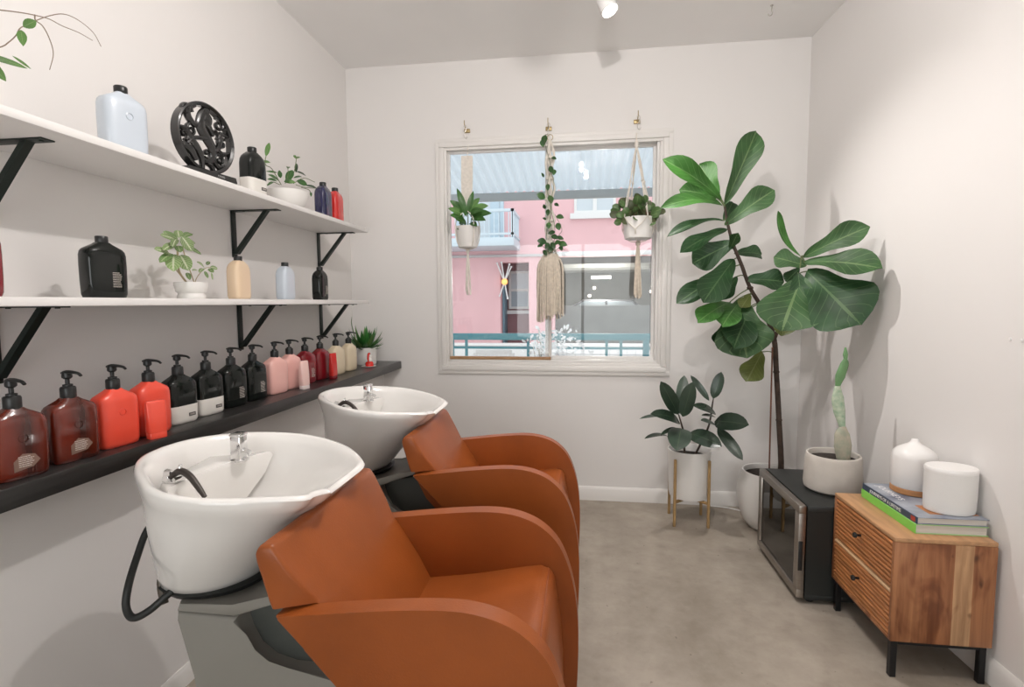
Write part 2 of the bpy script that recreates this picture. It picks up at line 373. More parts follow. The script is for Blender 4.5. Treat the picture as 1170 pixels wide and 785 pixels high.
# ------------------------------------------------------------------ bottles
blackcap = mat('pump_black', (.012, .013, .013), .35, spec=.5)
def plastic(name, c, rough=.22, **k): return mat(name, c, rough, coat=.5, **k)
amber = plastic('amber_plastic', (.012, .004, .003), .1, col2=(.16, .018, .007), vscale=7, stretch=(1, 2, .25))
orange = plastic('orange_red_plastic', (.82, .075, .04), .3)
blackp = mat('black_plastic', (.006, .008, .007), .07, spec=.4)
cream = plastic('cream_plastic', (.78, .66, .47), .35)
tan = plastic('tan_plastic', (.76, .58, .4), .35)
pink = plastic('pink_plastic', (.85, .47, .42), .35)
wine = plastic('wine_red_plastic', (.2, .008, .014), .12)
red = plastic('red_plastic', (.62, .03, .025), .2)
paleblue = plastic('pale_blue_plastic', (.56, .62, .69), .3)
navy = plastic('navy_plastic', (.02, .02, .07), .12)
offwhite = plastic('off_white_plastic', (.78, .75, .7), .35)
silver_ink = mat('pale_ink', (.62, .55, .5), .5)
label_clear = mat('pale_label', (.2, .12, .09), .4)
dark_ink = mat('dark_ink', (.06, .055, .05), .4)
def rrect(w, d, k, n=32, e=4.2):
    out = []
    for i in range(n):
        a = 2*PI*i/n; c, s = math.cos(a), math.sin(a)
        out.append((d/2*math.copysign(abs(c)**(2/e), c)*k, w/2*math.copysign(abs(s)**(2/e), s)*k))
    return out
BODY = [(.0, .86, .8), (.003, .92, .9), (.012, .96, 1), (.05, .99, 1), (.1, 1.0, 1), (.128, .99, .98), (.139, .95, .93), (.146, .86, .85), (.154, .62, .7), (.161, .4, .56), (.166, .3, .46)]
SLIM = [(.0, .84, .8), (.003, .92, .92), (.014, .98, 1), (.06, 1, 1), (.115, .99, 1), (.132, .93, .96), (.143, .82, .86), (.151, .66, .74), (.157, .5, .6), (.161, .4, .52)]
def bottle_body(prof, w, d, z0=None, z1=None, e=4.2):
    b = MB(); secs = []
    pr = prof if z0 is None else [p for p in prof if z0-1e-6 <= p[0] <= z1+1e-6]
    for z, kw, kd in pr:
        secs.append([V((x*kd, y*kw, z)) for x, y in rrect(w, d, 1, 36, e)])
    b.loft(secs); return b
def pump(t, z):
    b = MB(); b.lathe([(.0165, z-.004), (.0175, z), (.0175, z+.022), (.0155, z+.026), (.011, z+.027), (.011, z+.032), (.005, z+.033), (.005, z+.05)], 22); b.build('pump_collar', blackcap, t)
    b = MB(); b.lathe([(.0075, z+.046), (.0115, z+.05), (.0115, z+.056), (.010, z+.063)], 18)
    b.tube([(-.014, 0, z+.061), (0, 0, z+.064), (.022, 0, z+.064), (.043, 0, z+.0615), (.052, 0, z+.056)], [(.004, .007), (.005, .0105), (.0042, .0065), (.0034, .0048), (.0028, .004)], 10, 4, flat=(0, 0, 1))
    b.build('pump_head', blackcap, t)
def screwcap(t, z, r=.0165):
    b = MB(); b.lathe([(r-.001, z-.003), (r, z-.001), (r, z+.017), (r-.0015, z+.019)], 24)
    b.build('cap', blackcap, t)
def emblem(t, d, z, m):
    b = MB(); q = []
    for r, x in ((.0105, -.001), (.0105, .0012), (.0085, .0018), (.0085, -.001)): q.append([V((d/2+x, r*math.cos(2*PI*k/20), z+r*math.sin(2*PI*k/20))) for k in range(20)])
    b.loft(q); b.build('embossed_emblem', m, t)
def smalltext(t, d, y, z, rows, m, w=.026, lh=.0032):
    b = MB(); rr = random.Random(len(rows)*7+int(w*1e4))
    for i, f in enumerate(rows):
        x = -w/2
        while x < w/2*f:
            l = rr.uniform(.002, .006); b.bx(d/2-.001, d/2+.0011, y+x, y+min(x+l, w/2), z-i*lh, z-i*lh+.0016); x += l+.0012
    b.build('printed_text', m, t)
def bottle(name, label, kind, loc, rz, group):
    t = thing(name, label, 'bottle', loc, math.radians(rz), group); w, d = .112, .062
    col, top, style, prof = kind
    w, d = (.116, .064) if prof is BODY else (.098, .06)
    if style.startswith('two'):
        lo, hi = (col, top)
        zc = .062
        def cut(p, a, b_):
            z = [q for q in p if a < q[0] < b_]
            f = lambda z: tuple(lerpl([(q[0], q[i]) for q in p], z) for i in (1, 2))
            return [(a, *f(a))]*(1)+z+[(b_, *f(b_))]
        bottle_body(cut(prof, 0, zc), w, d).build('body', lo, t, label='pale lower half of the bottle')
        bottle_body(cut(prof, zc, prof[-1][0]), w, d).build('upper_body', hi, t, label='glossy black upper half of the bottle')
        b = MB(); b.bx(d/2-.001, d/2+.0008, .006, .034, .022, .034, .0004, 1); lb = b.build('brand_label', dark_ink, t)
        text('ORIBE', .0075, frame((0, 1, 0), (0, 0, 1), (d/2+.0009, .02, .028)), silver_ink, lb)
    else:
        bottle_body(prof, w, d).build('body', col, t)
    if style.endswith('pump'): pump(t, prof[-1][0]+.002)
    else: screwcap(t, prof[-1][0])
    if 'amber' in style:
        b = MB(); b.prism([(-.022, .02), (-.022, .044), (-.004, .06), (.02, .055), (.03, .04), (.016, .026)], d/2-.001, d/2+.0007, ax='x'); b.build('paper_label', label_clear, t, label='pale many-sided paper label with fine print')
        smalltext(t, d+.0012, .002, .052, (.6, .9, .8, .9, .7, .5), silver_ink, .03, .0045); emblem(t, d, .096, amber)
    if 'print' in style: smalltext(t, d, .018, .075, (.5, .9, .9, .8, .9, .7, .8, .6, .8), silver_ink if top is None else top, .026, .0052)
    if 'emb' in style: emblem(t, d, .1, col)
    return t
pumpg = 'pump bottles in a row on the black ledge'
PB = [
 ('b1', (-1.325, 1.05), (amber, None, 'amber_pump', BODY), 'amber brown pump bottle at the photo\'s left edge, nearest the camera on the black ledge', 'amber_pump_bottle'),
 ('b2', (-1.332, 1.192), (amber, None, 'amber_pump', BODY), 'amber brown pump bottle directly beside the first orange bottle on the ledge', 'amber_pump_bottle'),
 ('b3', (-1.338, 1.33), (orange, None, 'emb_pump', BODY), 'orange red pump bottle between the amber bottle and the orange tube', 'orange_pump_bottle'),
 ('b4', (-1.352, 1.47), (orange, None, 'emb_pump', BODY), 'orange red pump bottle with a flat orange tube standing in front of it', 'orange_pump_bottle'),
 ('b5', (-1.375, 1.618), (offwhite, blackp, 'two_pump', BODY), 'black over white pump bottle next to the orange tube', 'two_tone_pump_bottle'),
 ('b6', (-1.38, 1.76), (offwhite, blackp, 'two_pump', BODY), 'black over white pump bottle next to the all black pump bottles', 'two_tone_pump_bottle'),
 ('b7', (-1.385, 1.907), (blackp, None, 'print_pump', BODY), 'glossy black pump bottle touching the black and white one', 'black_pump_bottle'),
 ('b8', (-1.388, 2.05), (blackp, None, 'print_pump', BODY), 'glossy black pump bottle beside the pink pump bottle', 'black_pump_bottle'),
 ('b9', (-1.388, 2.212), (pink, None, 'plain_pump', BODY), 'pink pump bottle beside the glossy black pump bottle', 'pink_pump_bottle'),
 ('b10', (-1.395, 2.345), (pink, None, 'plain_pump', BODY), 'pink pump bottle half hidden behind the small pink tube', 'pink_pump_bottle'),
 ('b11', (-1.402, 2.5), (wine, None, 'print_pump', BODY), 'dark red pump bottle beside the pink tube on the ledge', 'red_pump_bottle'),
 ('b12', (-1.402, 2.655), (wine, None, 'plain_pump', BODY), 'dark red pump bottle with a small red tube in front', 'red_pump_bottle'),
 ('b13', (-1.408, 2.85), (cream, None, 'plain_pump', BODY), 'cream pump bottle beside the dark red pump bottles', 'cream_pump_bottle'),
 ('b14', (-1.41, 3.02), (cream, None, 'plain_pump', BODY), 'cream pump bottle at the far end of the row, next to the succulent', 'cream_pump_bottle'),
]
for k, (x, y), kind, lab, nm in PB:
    bottle(nm, lab, kind, (x, y, LZ), {'b1': -12, 'b2': -10, 'b3': -8, 'b4': -6}.get(k, random.uniform(-9, -3)), pumpg)
def tube_thing(name, label, loc, rz, w, h, d, m, capm, group):
    t = thing(name, label, 'tube', loc, rz, group)
    b = MB(); b.loft([[V((x*kd, y*kw, z)) for x, y in rrect(w, d, 1, 28, 5)] for z, kw, kd in ((.018, .9, .95), (.022, .98, 1), (h*.6, 1, .8), (h-.008, 1, .5), (h-.002, .98, .42), (h, .94, .3))]); b.build('body', m, t)
    b = MB(); b.loft([[V((x*kd, y*kw, z)) for x, y in rrect(w*.92, d*.95, 1, 28, 5)] for z, kw, kd in ((0, .95, .95), (.002, 1, 1), (.016, 1, 1), (.018, .97, .97))]); b.build('cap', capm, t)
    return t
tube_thing('orange_tube', 'flat orange tube standing on its cap in front of an orange pump bottle', (-1.288, 1.42, LZ), -.35, .056, .115, .03, orange, orange, 'tubes in front of the pump bottles')
tube_thing('pink_tube', 'slim pale pink tube standing in front of the pink pump bottle', (-1.318, 2.335, LZ), -.2, .05, .135, .032, mat('pale_pink', (.88, .6, .55), .35, coat=.4), mat('pale_pink_cap', (.85, .72, .7), .3), 'tubes in front of the pump bottles')
tube_thing('red_tube', 'slim red tube standing in front of the dark red pump bottle', (-1.335, 2.665, LZ), -.2, .046, .14, .03, red, wine, 'tubes in front of the pump bottles')

sg, mg = 'refill bottles on the upper shelf', 'refill bottles on the lower shelf'
ZT, ZM = 1.807, 1.371
bottle('pale_blue_bottle', 'large pale blue bottle with black cap on the upper shelf', (paleblue, paleblue, 'emb_cap', BODY), (-1.385, 1.468, ZT), -14, sg).scale = (1.08,)*3
bottle('two_tone_bottle', 'black over cream bottle on the upper shelf beside the black disc', (offwhite, blackp, 'two_cap', SLIM), (-1.385, 2.105, ZT), -5, sg).scale = (1.12,)*3
bottle('navy_bottle', 'dark navy bottle on the upper shelf beside the bright red one', (navy, None, 'plain_cap', SLIM), (-1.39, 2.725, ZT), 0, sg).scale = (1.08,)*3
bottle('red_bottle', 'bright red bottle at the far end of the upper shelf', (red, None, 'plain_cap', SLIM), (-1.39, 2.865, ZT), 0, sg).scale = (1.08,)*3
bottle('wine_red_bottle', 'deep red bottle cut by the photo\'s left edge on the lower shelf', (wine, None, 'plain_cap', BODY), (-1.42, 1.055, ZM), -10, mg)
bottle('black_bottle', 'wide glossy black bottle with fine pale print on the lower shelf near the camera', (blackp, None, 'print_cap', BODY), (-1.43, 1.415, ZM), -12, mg)
bottle('tan_bottle', 'cream tan bottle on the lower shelf in front of the middle bracket', (tan, None, 'plain_cap', SLIM), (-1.43, 2.045, ZM), 0, mg)
bottle('light_blue_bottle', 'pale blue bottle with black cap on the lower shelf', (paleblue, None, 'plain_cap', SLIM), (-1.43, 2.395, ZM), 0, mg)
bottle('small_black_bottle', 'black bottle with pale print at the far end of the lower shelf', (blackp, None, 'print_cap', SLIM), (-1.43, 2.735, ZM), 0, mg)

# pierced black disc on a block
jet = mat('black_lacquer', (.012, .012, .012), .22, coat=.4)
t = thing('pierced_disc_award', 'black round disc of pierced scrollwork on a flat block on the upper shelf', 'ornament', (-1.362, 1.79, ZT), math.radians(-8))
MB().prism([(-.042, 0), (.042, 0), (.036, .022), (-.036, .022)], -.105, .105, .002, 1).build('base_block', jet, t)
text('ORIBE', .012, frame((0, 1, 0), (-.26, 0, 1), (.0398, .03, .0105)), mat('worn_silver', (.3, .3, .29), .4), t)
Rd = .124; zc = .022+Rd-.004
b = MB(); sec = []
for k in range(49):
    a = 2*PI*k/48; u = V((0, math.cos(a), math.sin(a)))
    sec.append([V((x, 0, zc))+u*r for x, r in ((-.016, Rd), (.016, Rd), (.018, Rd-.005), (.012, Rd-.013), (-.012, Rd-.013), (-.018, Rd-.005))])
b.loft(sec, cap=False); b.build('ring', jet, t)
b = MB()
def P2(p): return [V((0, x*Rd, zc+y*Rd)) for x, y in p]
def strip(p, ws, th=.02): b.tube(P2(p), [(th/2, w*Rd) for w in ws], 8, 6, flat=(1, 0, 0))
def curl(cx, cy, r, a0, turns, w, sgn=1):
    n = 14; strip([(cx+r*(1-.85*i/n)*math.cos(a0+sgn*2*PI*turns*i/n), cy+r*(1-.85*i/n)*math.sin(a0+sgn*2*PI*turns*i/n)) for i in range(n+1)], [w, w*.8, w*.5])
strip([(.15, .92), (-.05, .62), (-.1, .3), (.1, .02), (.28, -.25), (.2, -.55), (-.1, -.62), (-.3, -.42)], [.1, .17, .2, .19, .16, .12, .09, .04])
strip([(-.12, .55), (.14, .42), (.3, .15)], [.1, .12, .05]); strip([(-.02, .8), (.16, .6), (.14, .35)], [.12, .16, .06])
strip([(-.5, -.1), (-.3, -.3), (-.15, -.55), (-.12, -.9)], [.1, .13, .1, .06]); strip([(-.75, -.35), (-.5, -.45), (-.35, -.7)], [.12, .14, .08])
strip([(-.6, -.2), (-.3, -.05), (.05, .0)], [.04, .07, .06]); strip([(.3, -.3), (.5, -.1), (.55, .2), (.35, .35)], [.05, .1, .09, .04])
strip([(-.85, .1), (-.62, .08), (-.5, -.12), (-.62, -.3)], [.06, .1, .1, .05]); strip([(-.3, .85), (-.5, .72), (-.55, .5), (-.35, .3), (-.18, .36)], [.07, .1, .12, .09, .04])
strip([(.85, .3), (.6, .3), (.45, .12)], [.05, .08, .04]); strip([(.88, -.2), (.6, -.28), (.4, -.15)], [.05, .09, .05])
strip([(.7, -.62), (.45, -.7), (.25, -.55)], [.06, .09, .05]); strip([(.3, -.95), (.2, -.75), (.02, -.7)], [.05, .08, .05])
for c in ((-.6, .62, .2, 0, 1.2, .055), (.52, .55, .2, 2, 1.2, .055, -1), (.62, .02, .17, 1, 1.2, .05), (.5, -.48, .18, 3, 1.2, .05, -1), (-.45, .12, .17, 2, 1.2, .05), (.05, -.4, .17, 4, 1.1, .05), (-.72, -.08, .14, 5, 1.1, .05)): curl(*c)
b.build('scrollwork', jet, t)
# ------------------------------------------------------------------ plants
soil = mat('potting_soil', (.028, .02, .015), .95, var=.5, vscale=60, bump=.8, bscale=90)
ceramic_w = mat('white_ceramic', (.82, .8, .77), .3, coat=.3)
matte_w = mat('matte_white_pot', (.8, .78, .75), .55)
fig_a = leaf_mat('fig_leaf', (.018, .06, .018), (.075, .14, .055), .42, 8, .045, .1, .35)
fig_b = leaf_mat('fig_leaf_young', (.045, .15, .025), (.13, .26, .08), .48, 8, .045, .1, .3)
fig_c = leaf_mat('fig_leaf_dusty', (.038, .095, .03), (.13, .21, .085), .5, 8, .05, .1, .35)
fig_y = leaf_mat('fig_leaf_olive', (.12, .15, .03), (.2, .22, .08), .45, 8, .05)
rub = leaf_mat('rubber_leaf', (.02, .04, .024), (.05, .085, .045), .25, 26, .03, .05)
rub2 = leaf_mat('rubber_leaf_pale', (.04, .065, .045), (.08, .12, .07), .33, 26, .03, .05)
bark = mat('dark_bark', (.055, .035, .025), .75, var=.4, vscale=30, bump=.5, bscale=60)
stakem = mat('cane_stake', (.17, .065, .035), .6, var=.2, vscale=20)
green_stem = mat('green_stem', (.12, .16, .06), .5)
def soil_disc(t, r, z, c=(0, 0)):
    MB().lathe([(r, z-.01), (r, z), (r*.5, z+.006), (0, z+.008)], 28, (c[0], c[1], 0)).build('soil', soil, t)

# fiddle leaf fig
FB = V((1.115, 3.235, 0))
t = thing('fiddle_leaf_fig', 'tall fiddle leaf fig in a white floor pot in the back right corner', 'potted plant', FB)
b = MB(); b.lathe([(.105, 0), (.118, .004), (.15, .045), (.174, .11), (.186, .18), (.184, .245), (.172, .305), (.16, .336), (.158, .343), (.15, .343), (.148, .335), (.152, .3)], 44); b.build('pot', ceramic_w, t)
soil_disc(t, .152, .31)
def F(px, py, y): return ony(px, py, y)-FB
TR = [V((0, 0, .3)), F(892, 540, 3.235), F(890, 480, 3.23), F(887, 425, 3.22), F(884, 385, 3.21), F(871, 353, 3.18), F(857, 329, 3.15), F(847, 302, 3.12), F(838, 280, 3.1), F(832, 258, 3.09), F(828, 236, 3.08)]
b = MB(); b.tube(TR, [.0165, .0165, .015, .0145, .0145, .012, .0105, .010, .009, .008, .006], 10, 4)
b.tube([F(884, 390, 3.21), F(892, 368, 3.14), F(902, 340, 3.03), F(910, 315, 2.95), F(916, 293, 2.9)], [.011, .009, .008, .007, .005], 8, 4)
for k in (2, 3, 5, 6): b.sphere(TR[k], (.019, .019, .012), 8, 6)
b.build('trunk', bark, t)
MB().cyl(V((-.02, -.03, .3)), F(882.5, 397, 3.19), .0045).build('support_cane', stakem, t)
D0, D1 = 3.08, 2.9
FL = [  # base px, tip px, depths, width px, material, tilt, sag, fold
 ((828, 234), (864, 150), D0, 3.1, 26, 2, -.3, .04, .55), ((824, 228), (757, 182), D0, 3.0, 23, 1, .5, .08, .6),
 ((821, 225), (799, 188), D0, 3.2, 27, 1, .1, .03, .2), ((819, 226), (776, 217), D0, 3.12, 19, 1, .5, .06, .3),
 ((827, 236), (755, 237), D0, 2.95, 17, 1, .6, .16, .4), ((828, 257), (885, 217), 3.09, 3.05, 25, 2, .3, .06, .4),
 ((827, 252), (837, 231), 3.1, 3.18, 14, 0, 0, .03, .3), ((826, 252), (762, 271), 3.09, 2.98, 12, 0, .9, .12, .3),
 ((831, 262), (777, 289), 3.1, 2.95, 18, 0, .6, .07, .3), ((840, 276), (791, 301), 3.1, 3.15, 31, 0, .2, .03, .2),
 ((834, 285), (843, 266), 3.11, 3.0, 12, 2, .2, 0, .3),
 ((839, 290), (870, 291), 3.12, 3.2, 18, 0, .5, .08, .3), ((852, 319), (896, 322), 3.14, 3.1, 23, 0, .4, .06, .3),
 ((839, 296), (803, 346), 3.13, 2.95, 33, 0, .2, .05, .2), ((830, 310), (773, 347), 3.13, 3.05, 22, 0, .4, .03, .3),
 ((834, 345), (797, 368), 3.16, 2.95, 25, 1, .7, .04, .25), ((844, 346), (825, 373), 3.16, 2.93, 27, 1, .7, .03, .2),
 ((843, 342), (853, 409), 3.17, 3.0, 56, 2, .15, .05, .15), ((830, 370), (821, 396), 3.18, 3.1, 19, 0, .2, .02, .3),
 ((871, 402), (853, 436), 3.2, 3.1, 25, 3, 0, .03, .15), ((857, 336), (847, 352), 3.15, 3.08, 14, 3, .1, .02, .2),
 ((842, 316), (825, 343), 3.14, 3.05, 15, 0, .1, .04, .3), ((858, 350), (838, 398), 3.17, 2.97, 34, 0, .1, .04, .2),
 ((916, 294), (889, 241), D1, 2.88, 11, 1, 1.5, -.18, .5), ((918, 294), (994, 259), D1, 2.72, 26, 2, .4, .06, .35),
 ((919, 300), (1008, 307), D1, 2.6, 32, 2, .75, .06, .25), ((922, 310), (983, 371), D1, 2.66, 66, 0, .3, .04, .12),
 ((916, 316), (893, 378), D1, 2.8, 60, 2, .2, .04, .12), ((921, 304), (884, 294), D1, 2.95, 22, 2, .5, .04, .25),
 ((912, 312), (917, 356), D1, 2.83, 30, 0, .2, .03, .15), ((905, 345), (893, 384), 3.05, 2.98, 22, 3, .1, .03, .2),
 ((914, 306), (898, 322), D1, 2.95, 15, 0, .4, .02, .2)]
b = MB()
for (p0, p1, y0, y1, w, mi, tilt, sag, fold) in FL:
    a, c = ony(*p0, y0), ony(*p1, y1); n = (toward((a+c)/2)+V((0, 0, tilt))).normalized()
    b.mi = mi; b.leaf(a-FB, c-FB, w*((a+c)/2).y/FPX*1.06, n, sag, fold, .05, 'fig', 16)
b.mi = 4
for (p0, p1, y0, y1, w, mi, tilt, sag, fold) in FL:
    a = ony(*p0, y0)-FB; q = min((p for p in crom(TR, 4)+[F(884, 390, 3.21), F(892, 368, 3.14), F(902, 340, 3.03), F(910, 315, 2.95), F(916, 293, 2.9)]), key=lambda p: (p-a).length)
    if (q-a).length > .004: b.tube([q, (q+a)/2+V((0, 0, .006)), a], [.004, .003, .0035], 6, 3)
b.build('foliage', [fig_a, fig_b, fig_c, fig_y, green_stem], t, 60)

# rubber plant in its pot, on a wooden stand
RB = V((.65, 3.27, 0))
st = thing('plant_stand', 'thin brass coloured four legged stand holding the white rubber plant pot', 'plant stand', RB)
brass = mat('brass_wood', (.42, .27, .12), .4, .35, var=.15, vscale=15)
legs = []
for sx in (-1, 1):
    for sy in (-1, 1):
        b = MB(); b.box((sx*.098, sy*.098, .205), (.016, .016, .41), .002, 1); b.build('leg', brass, st)
b = MB(); b.box((0, 0, .148), (.28, .014, .016), .001, 1, Mx.Rotation(PI/4, 3, 'Z')); b.box((0, 0, .148), (.28, .014, .0155), .001, 1, Mx.Rotation(-PI/4, 3, 'Z')); b.build('cross_brace', brass, st)
PZ = .157
t = thing('rubber_plant', 'dark leaved rubber plant in a white cylinder pot on a brass legged stand', 'potted plant', RB+V((0, 0, PZ)))
MB().lathe([(.095, 0), (.112, .006), (.118, .03), (.1265, .29), (.127, .297), (.121, .297), (.118, .285), (.116, .24)], 44).build('pot', matte_w, t)
soil_disc(t, .117, .25)
RO = RB+V((0, 0, PZ))
def G(x, y, d): return ony(720+x/6.54, 420+y/6.54, d)-RO
b = MB(); b.tube([V((-.03, -.02, .245)), G(400, 500, 3.24), G(385, 430, 3.22), G(362, 350, 3.22)], [.007, .006, .0055, .004], 8, 4)
b.tube([V((.03, 0, .245)), G(570, 480, 3.24), G(598, 390, 3.22), G(612, 290, 3.22), G(622, 232, 3.22)], [.007, .006, .0055, .005, .003], 8, 4); b.build('stems', bark, t)
b = MB()
for (p0, p1, y1, w, mi, tilt, sag) in [((360, 350), (228, 103), 3.15, 100, 0, .2, .05), ((370, 345), (405, 58), 3.3, 84, 1, 0, .05), ((393, 367), (467, 108), 3.14, 105, 1, .2, .05),
  ((590, 247), (452, 58), 3.25, 46, 0, .3, .05), ((620, 232), (682, 33), 3.22, 78, 0, 0, .04), ((640, 348), (468, 285), 3.1, 72, 0, .7, .08), ((372, 415), (152, 345), 3.05, 92, 0, .6, .1),
  ((340, 390), (68, 384), 3.0, 40, 1, 1.6, .08), ((292, 520), (106, 532), 3.0, 42, 0, 1.2, .08), ((340, 448), (230, 502), 3.12, 34, 0, .8, .05), ((382, 455), (348, 622), 3.0, 158, 1, .15, .08),
  ((442, 490), (685, 592), 3.02, 118, 0, .4, .08), ((630, 405), (888, 430), 3.03, 132, 0, .4, .08), ((652, 452), (842, 692), 3.05, 78, 1, .3, .06), ((655, 450), (528, 396), 3.02, 62, 1, .7, .05), ((640, 372), (533, 358), 3.1, 34, 0, .9, .05)]:
    a, c = G(*p0, 3.21), G(*p1, y1); b.mi = mi
    b.leaf(a, c, w/6.54*3.15/FPX*1.06, toward((a+c)/2+RO)+V((0, 0, tilt)), sag, .14, .008, 'obl', 12)
b.build('foliage', [rub, rub2], t, 60)

# cactus on the fridge
FZ = .452
conc_pot = mat('pale_concrete', (.56, .52, .47), .8, var=.06, vscale=14, bump=.35, bscale=45)
CP = V((1.185, 2.63, FZ))
t = thing('potted_cactus', 'prickly pear cactus in a pale concrete pot on the wine fridge', 'potted plant', CP)
MB().lathe([(.085, 0), (.108, .002), (.121, .012), (.124, .03), (.1185, .155), (.1155, .17), (.114, .173), (.105, .173), (.102, .167), (.102, .12)], 44).build('pot', conc_pot, t)
soil_disc(t, .1025, .148)
cact = mat('cactus_green', (.13, .27, .11), .5, var=.2, vscale=18); cact2 = mat('cactus_scarred', (.30, .34, .26), .7, col2=(.45, .4, .31), vscale=38)
def Ct(px, py): return ony(px, py, 2.61)-CP
b = MB(); b.tube([Ct(964, 522)-V((0, 0, .02)), Ct(963, 510), Ct(962, 496), Ct(963, 487)], [(.03, .018), (.042, .022), (.036, .019), (.014, .011)], 14, 5, flat=(1, .2, 0)); b.build('base_pad', cact2, t, label='brown corky base pad')
b = MB(); b.tube([Ct(963, 491), Ct(959, 470), Ct(957, 455), Ct(957, 441)], [(.012, .009), (.029, .013), (.03, .013), (.013, .007)], 14, 5, flat=(1, .2, 0)); b.build('middle_pad', mat('cactus_pale', (.27, .40, .27), .55, col2=(.5, .56, .43), vscale=55), t, label='pale mottled pad')
b = MB(); b.tube([Ct(956, 445), Ct(960, 430), Ct(965, 416), Ct(966, 409)], [(.007, .006), (.025, .009), (.021, .009), (.007, .005)], 12, 5, flat=(1, .2, 0)); b.tube([Ct(966, 413), Ct(966, 405), Ct(966, 397)], [(.007, .006), (.012, .007), (.004, .004)], 12, 5, flat=(1, .2, 0)); b.build('top_pads', cact, t)

# plants on the shelves
t = thing('nerve_plant', 'small pale veined plant in a low white pot on the lower shelf', 'potted plant', (-1.45, 1.795, ZM))
MB().lathe([(.04, 0), (.047, .002), (.047, .012), (.044, .016), (.044, .022), (.051, .028), (.056, .05), (.056, .062), (.053, .062), (.05, .05)], 36).build('pot', ceramic_w, t)
soil_disc(t, .0505, .05)
NB = V((-1.45, 1.795, ZM))
def Nn(x, y, d=-1.44): return onx(80+x/6.5, 250+y/6.5, d)-NB
nerve = leaf_mat('nerve_leaf', (.2, .3, .11), (.6, .64, .46), .5, 7, .12, .2); nerve2 = leaf_mat('nerve_leaf_dark', (.14, .24, .08), (.44, .5, .3), .5, 7, .08, .2)
b = MB(); b.tube([V((0, -.01, .05)), Nn(815, 400), Nn(800, 300), Nn(800, 200)], .0035, 7, 4); b.tube([V((0, -.005, .05)), Nn(790, 380), Nn(745, 260)], .002, 6, 3); b.tube([V((.01, .01, .05)), Nn(840, 230), Nn(850, 140)], .002, 6, 3); b.tube([V((0, .02, .05)), Nn(940, 440), Nn(1000, 370), Nn(1060, 360)], .0015, 6, 4)
b.build('stems', mat('pale_stem', (.45, .36, .22), .6), t)
b = MB()
for p0, p1, w, dx, mi in [((745, 265), (625, 225), 60, .02, 0), ((760, 260), (665, 325), 60, .03, 1), ((770, 265), (765, 390), 105, .05, 0), ((820, 270), (880, 385), 100, .05, 0), ((780, 190), (690, 235), 60, .03, 0), ((830, 130), (905, 240), 80, .02, 0), ((790, 160), (670, 120), 55, 0, 0), ((800, 150), (690, 95), 45, -.02, 1), ((810, 140), (800, 85), 60, -.02, 0), ((830, 140), (905, 110), 50, -.02, 1), ((800, 200), (820, 250), 55, .03, 1), ((860, 200), (975, 265), 30, .02, 1), ((790, 150), (760, 210), 50, .04, 0), ((850, 170), (930, 180), 40, 0, 0),
   ((1000, 370), (940, 320), 34, .02, 0), ((1010, 340), (1040, 320), 30, .01, 1), ((1040, 360), (1095, 370), 36, .01, 0), ((1030, 370), (1065, 400), 36, .03, 1), ((990, 370), (960, 400), 34, .03, 0), ((1000, 390), (1025, 440), 24, .02, 1), ((950, 385), (905, 385), 22, .02, 0), ((870, 400), (890, 455), 34, .04, 1), ((1050, 400), (1060, 455), 14, .02, 0)]:
    a, c = Nn(*p0), Nn(*p1, -1.44+dx); b.mi = mi; b.leaf(a, c, w/6.5*1.9/FPX, toward((a+c)/2+NB)+V((0, 0, .5)), .06, .12, .02, 'round', 8)
b.build('foliage', [nerve, nerve2], t, 60)

WB = V((-1.41, 2.41, ZT))
t = thing('trailing_bowl_plant', 'leafy green plant in a white bowl planter on the upper shelf', 'potted plant', WB)
MB().lathe([(.045, 0), (.06, .004), (.082, .03), (.092, .062), (.094, .082), (.0885, .082), (.086, .065)], 40).build('bowl', matte_w, t)
soil_disc(t, .087, .068)
grn = leaf_mat('green_leaf', (.04, .13, .025), (.09, .2, .06), .42, 8, .04, .15); grn2 = leaf_mat('green_leaf_pale', (.1, .22, .05), (.2, .32, .12), .45, 8, .05, .2); drk = leaf_mat('green_leaf_dark', (.02, .055, .018), (.05, .09, .04), .4, 8, .04, .1)
def Wn(x, y, d=-1.40): return onx(280+x/6.54, 150+y/6.54, d)-WB
b = MB()
for pts in ([(300, 390), (320, 330), (320, 270)], [(330, 390), (370, 290), (385, 190)], [(270, 400), (200, 280), (150, 240), (180, 90)], [(360, 390), (440, 350), (520, 380)], [(260, 400), (210, 380), (165, 400)], [(380, 400), (450, 420), (540, 425)], [(420, 420), (480, 440), (495, 485)]):
    b.tube([Wn(*p) for p in pts], .0018, 6, 4)
b.build('stems', green_stem, t)
b = MB()
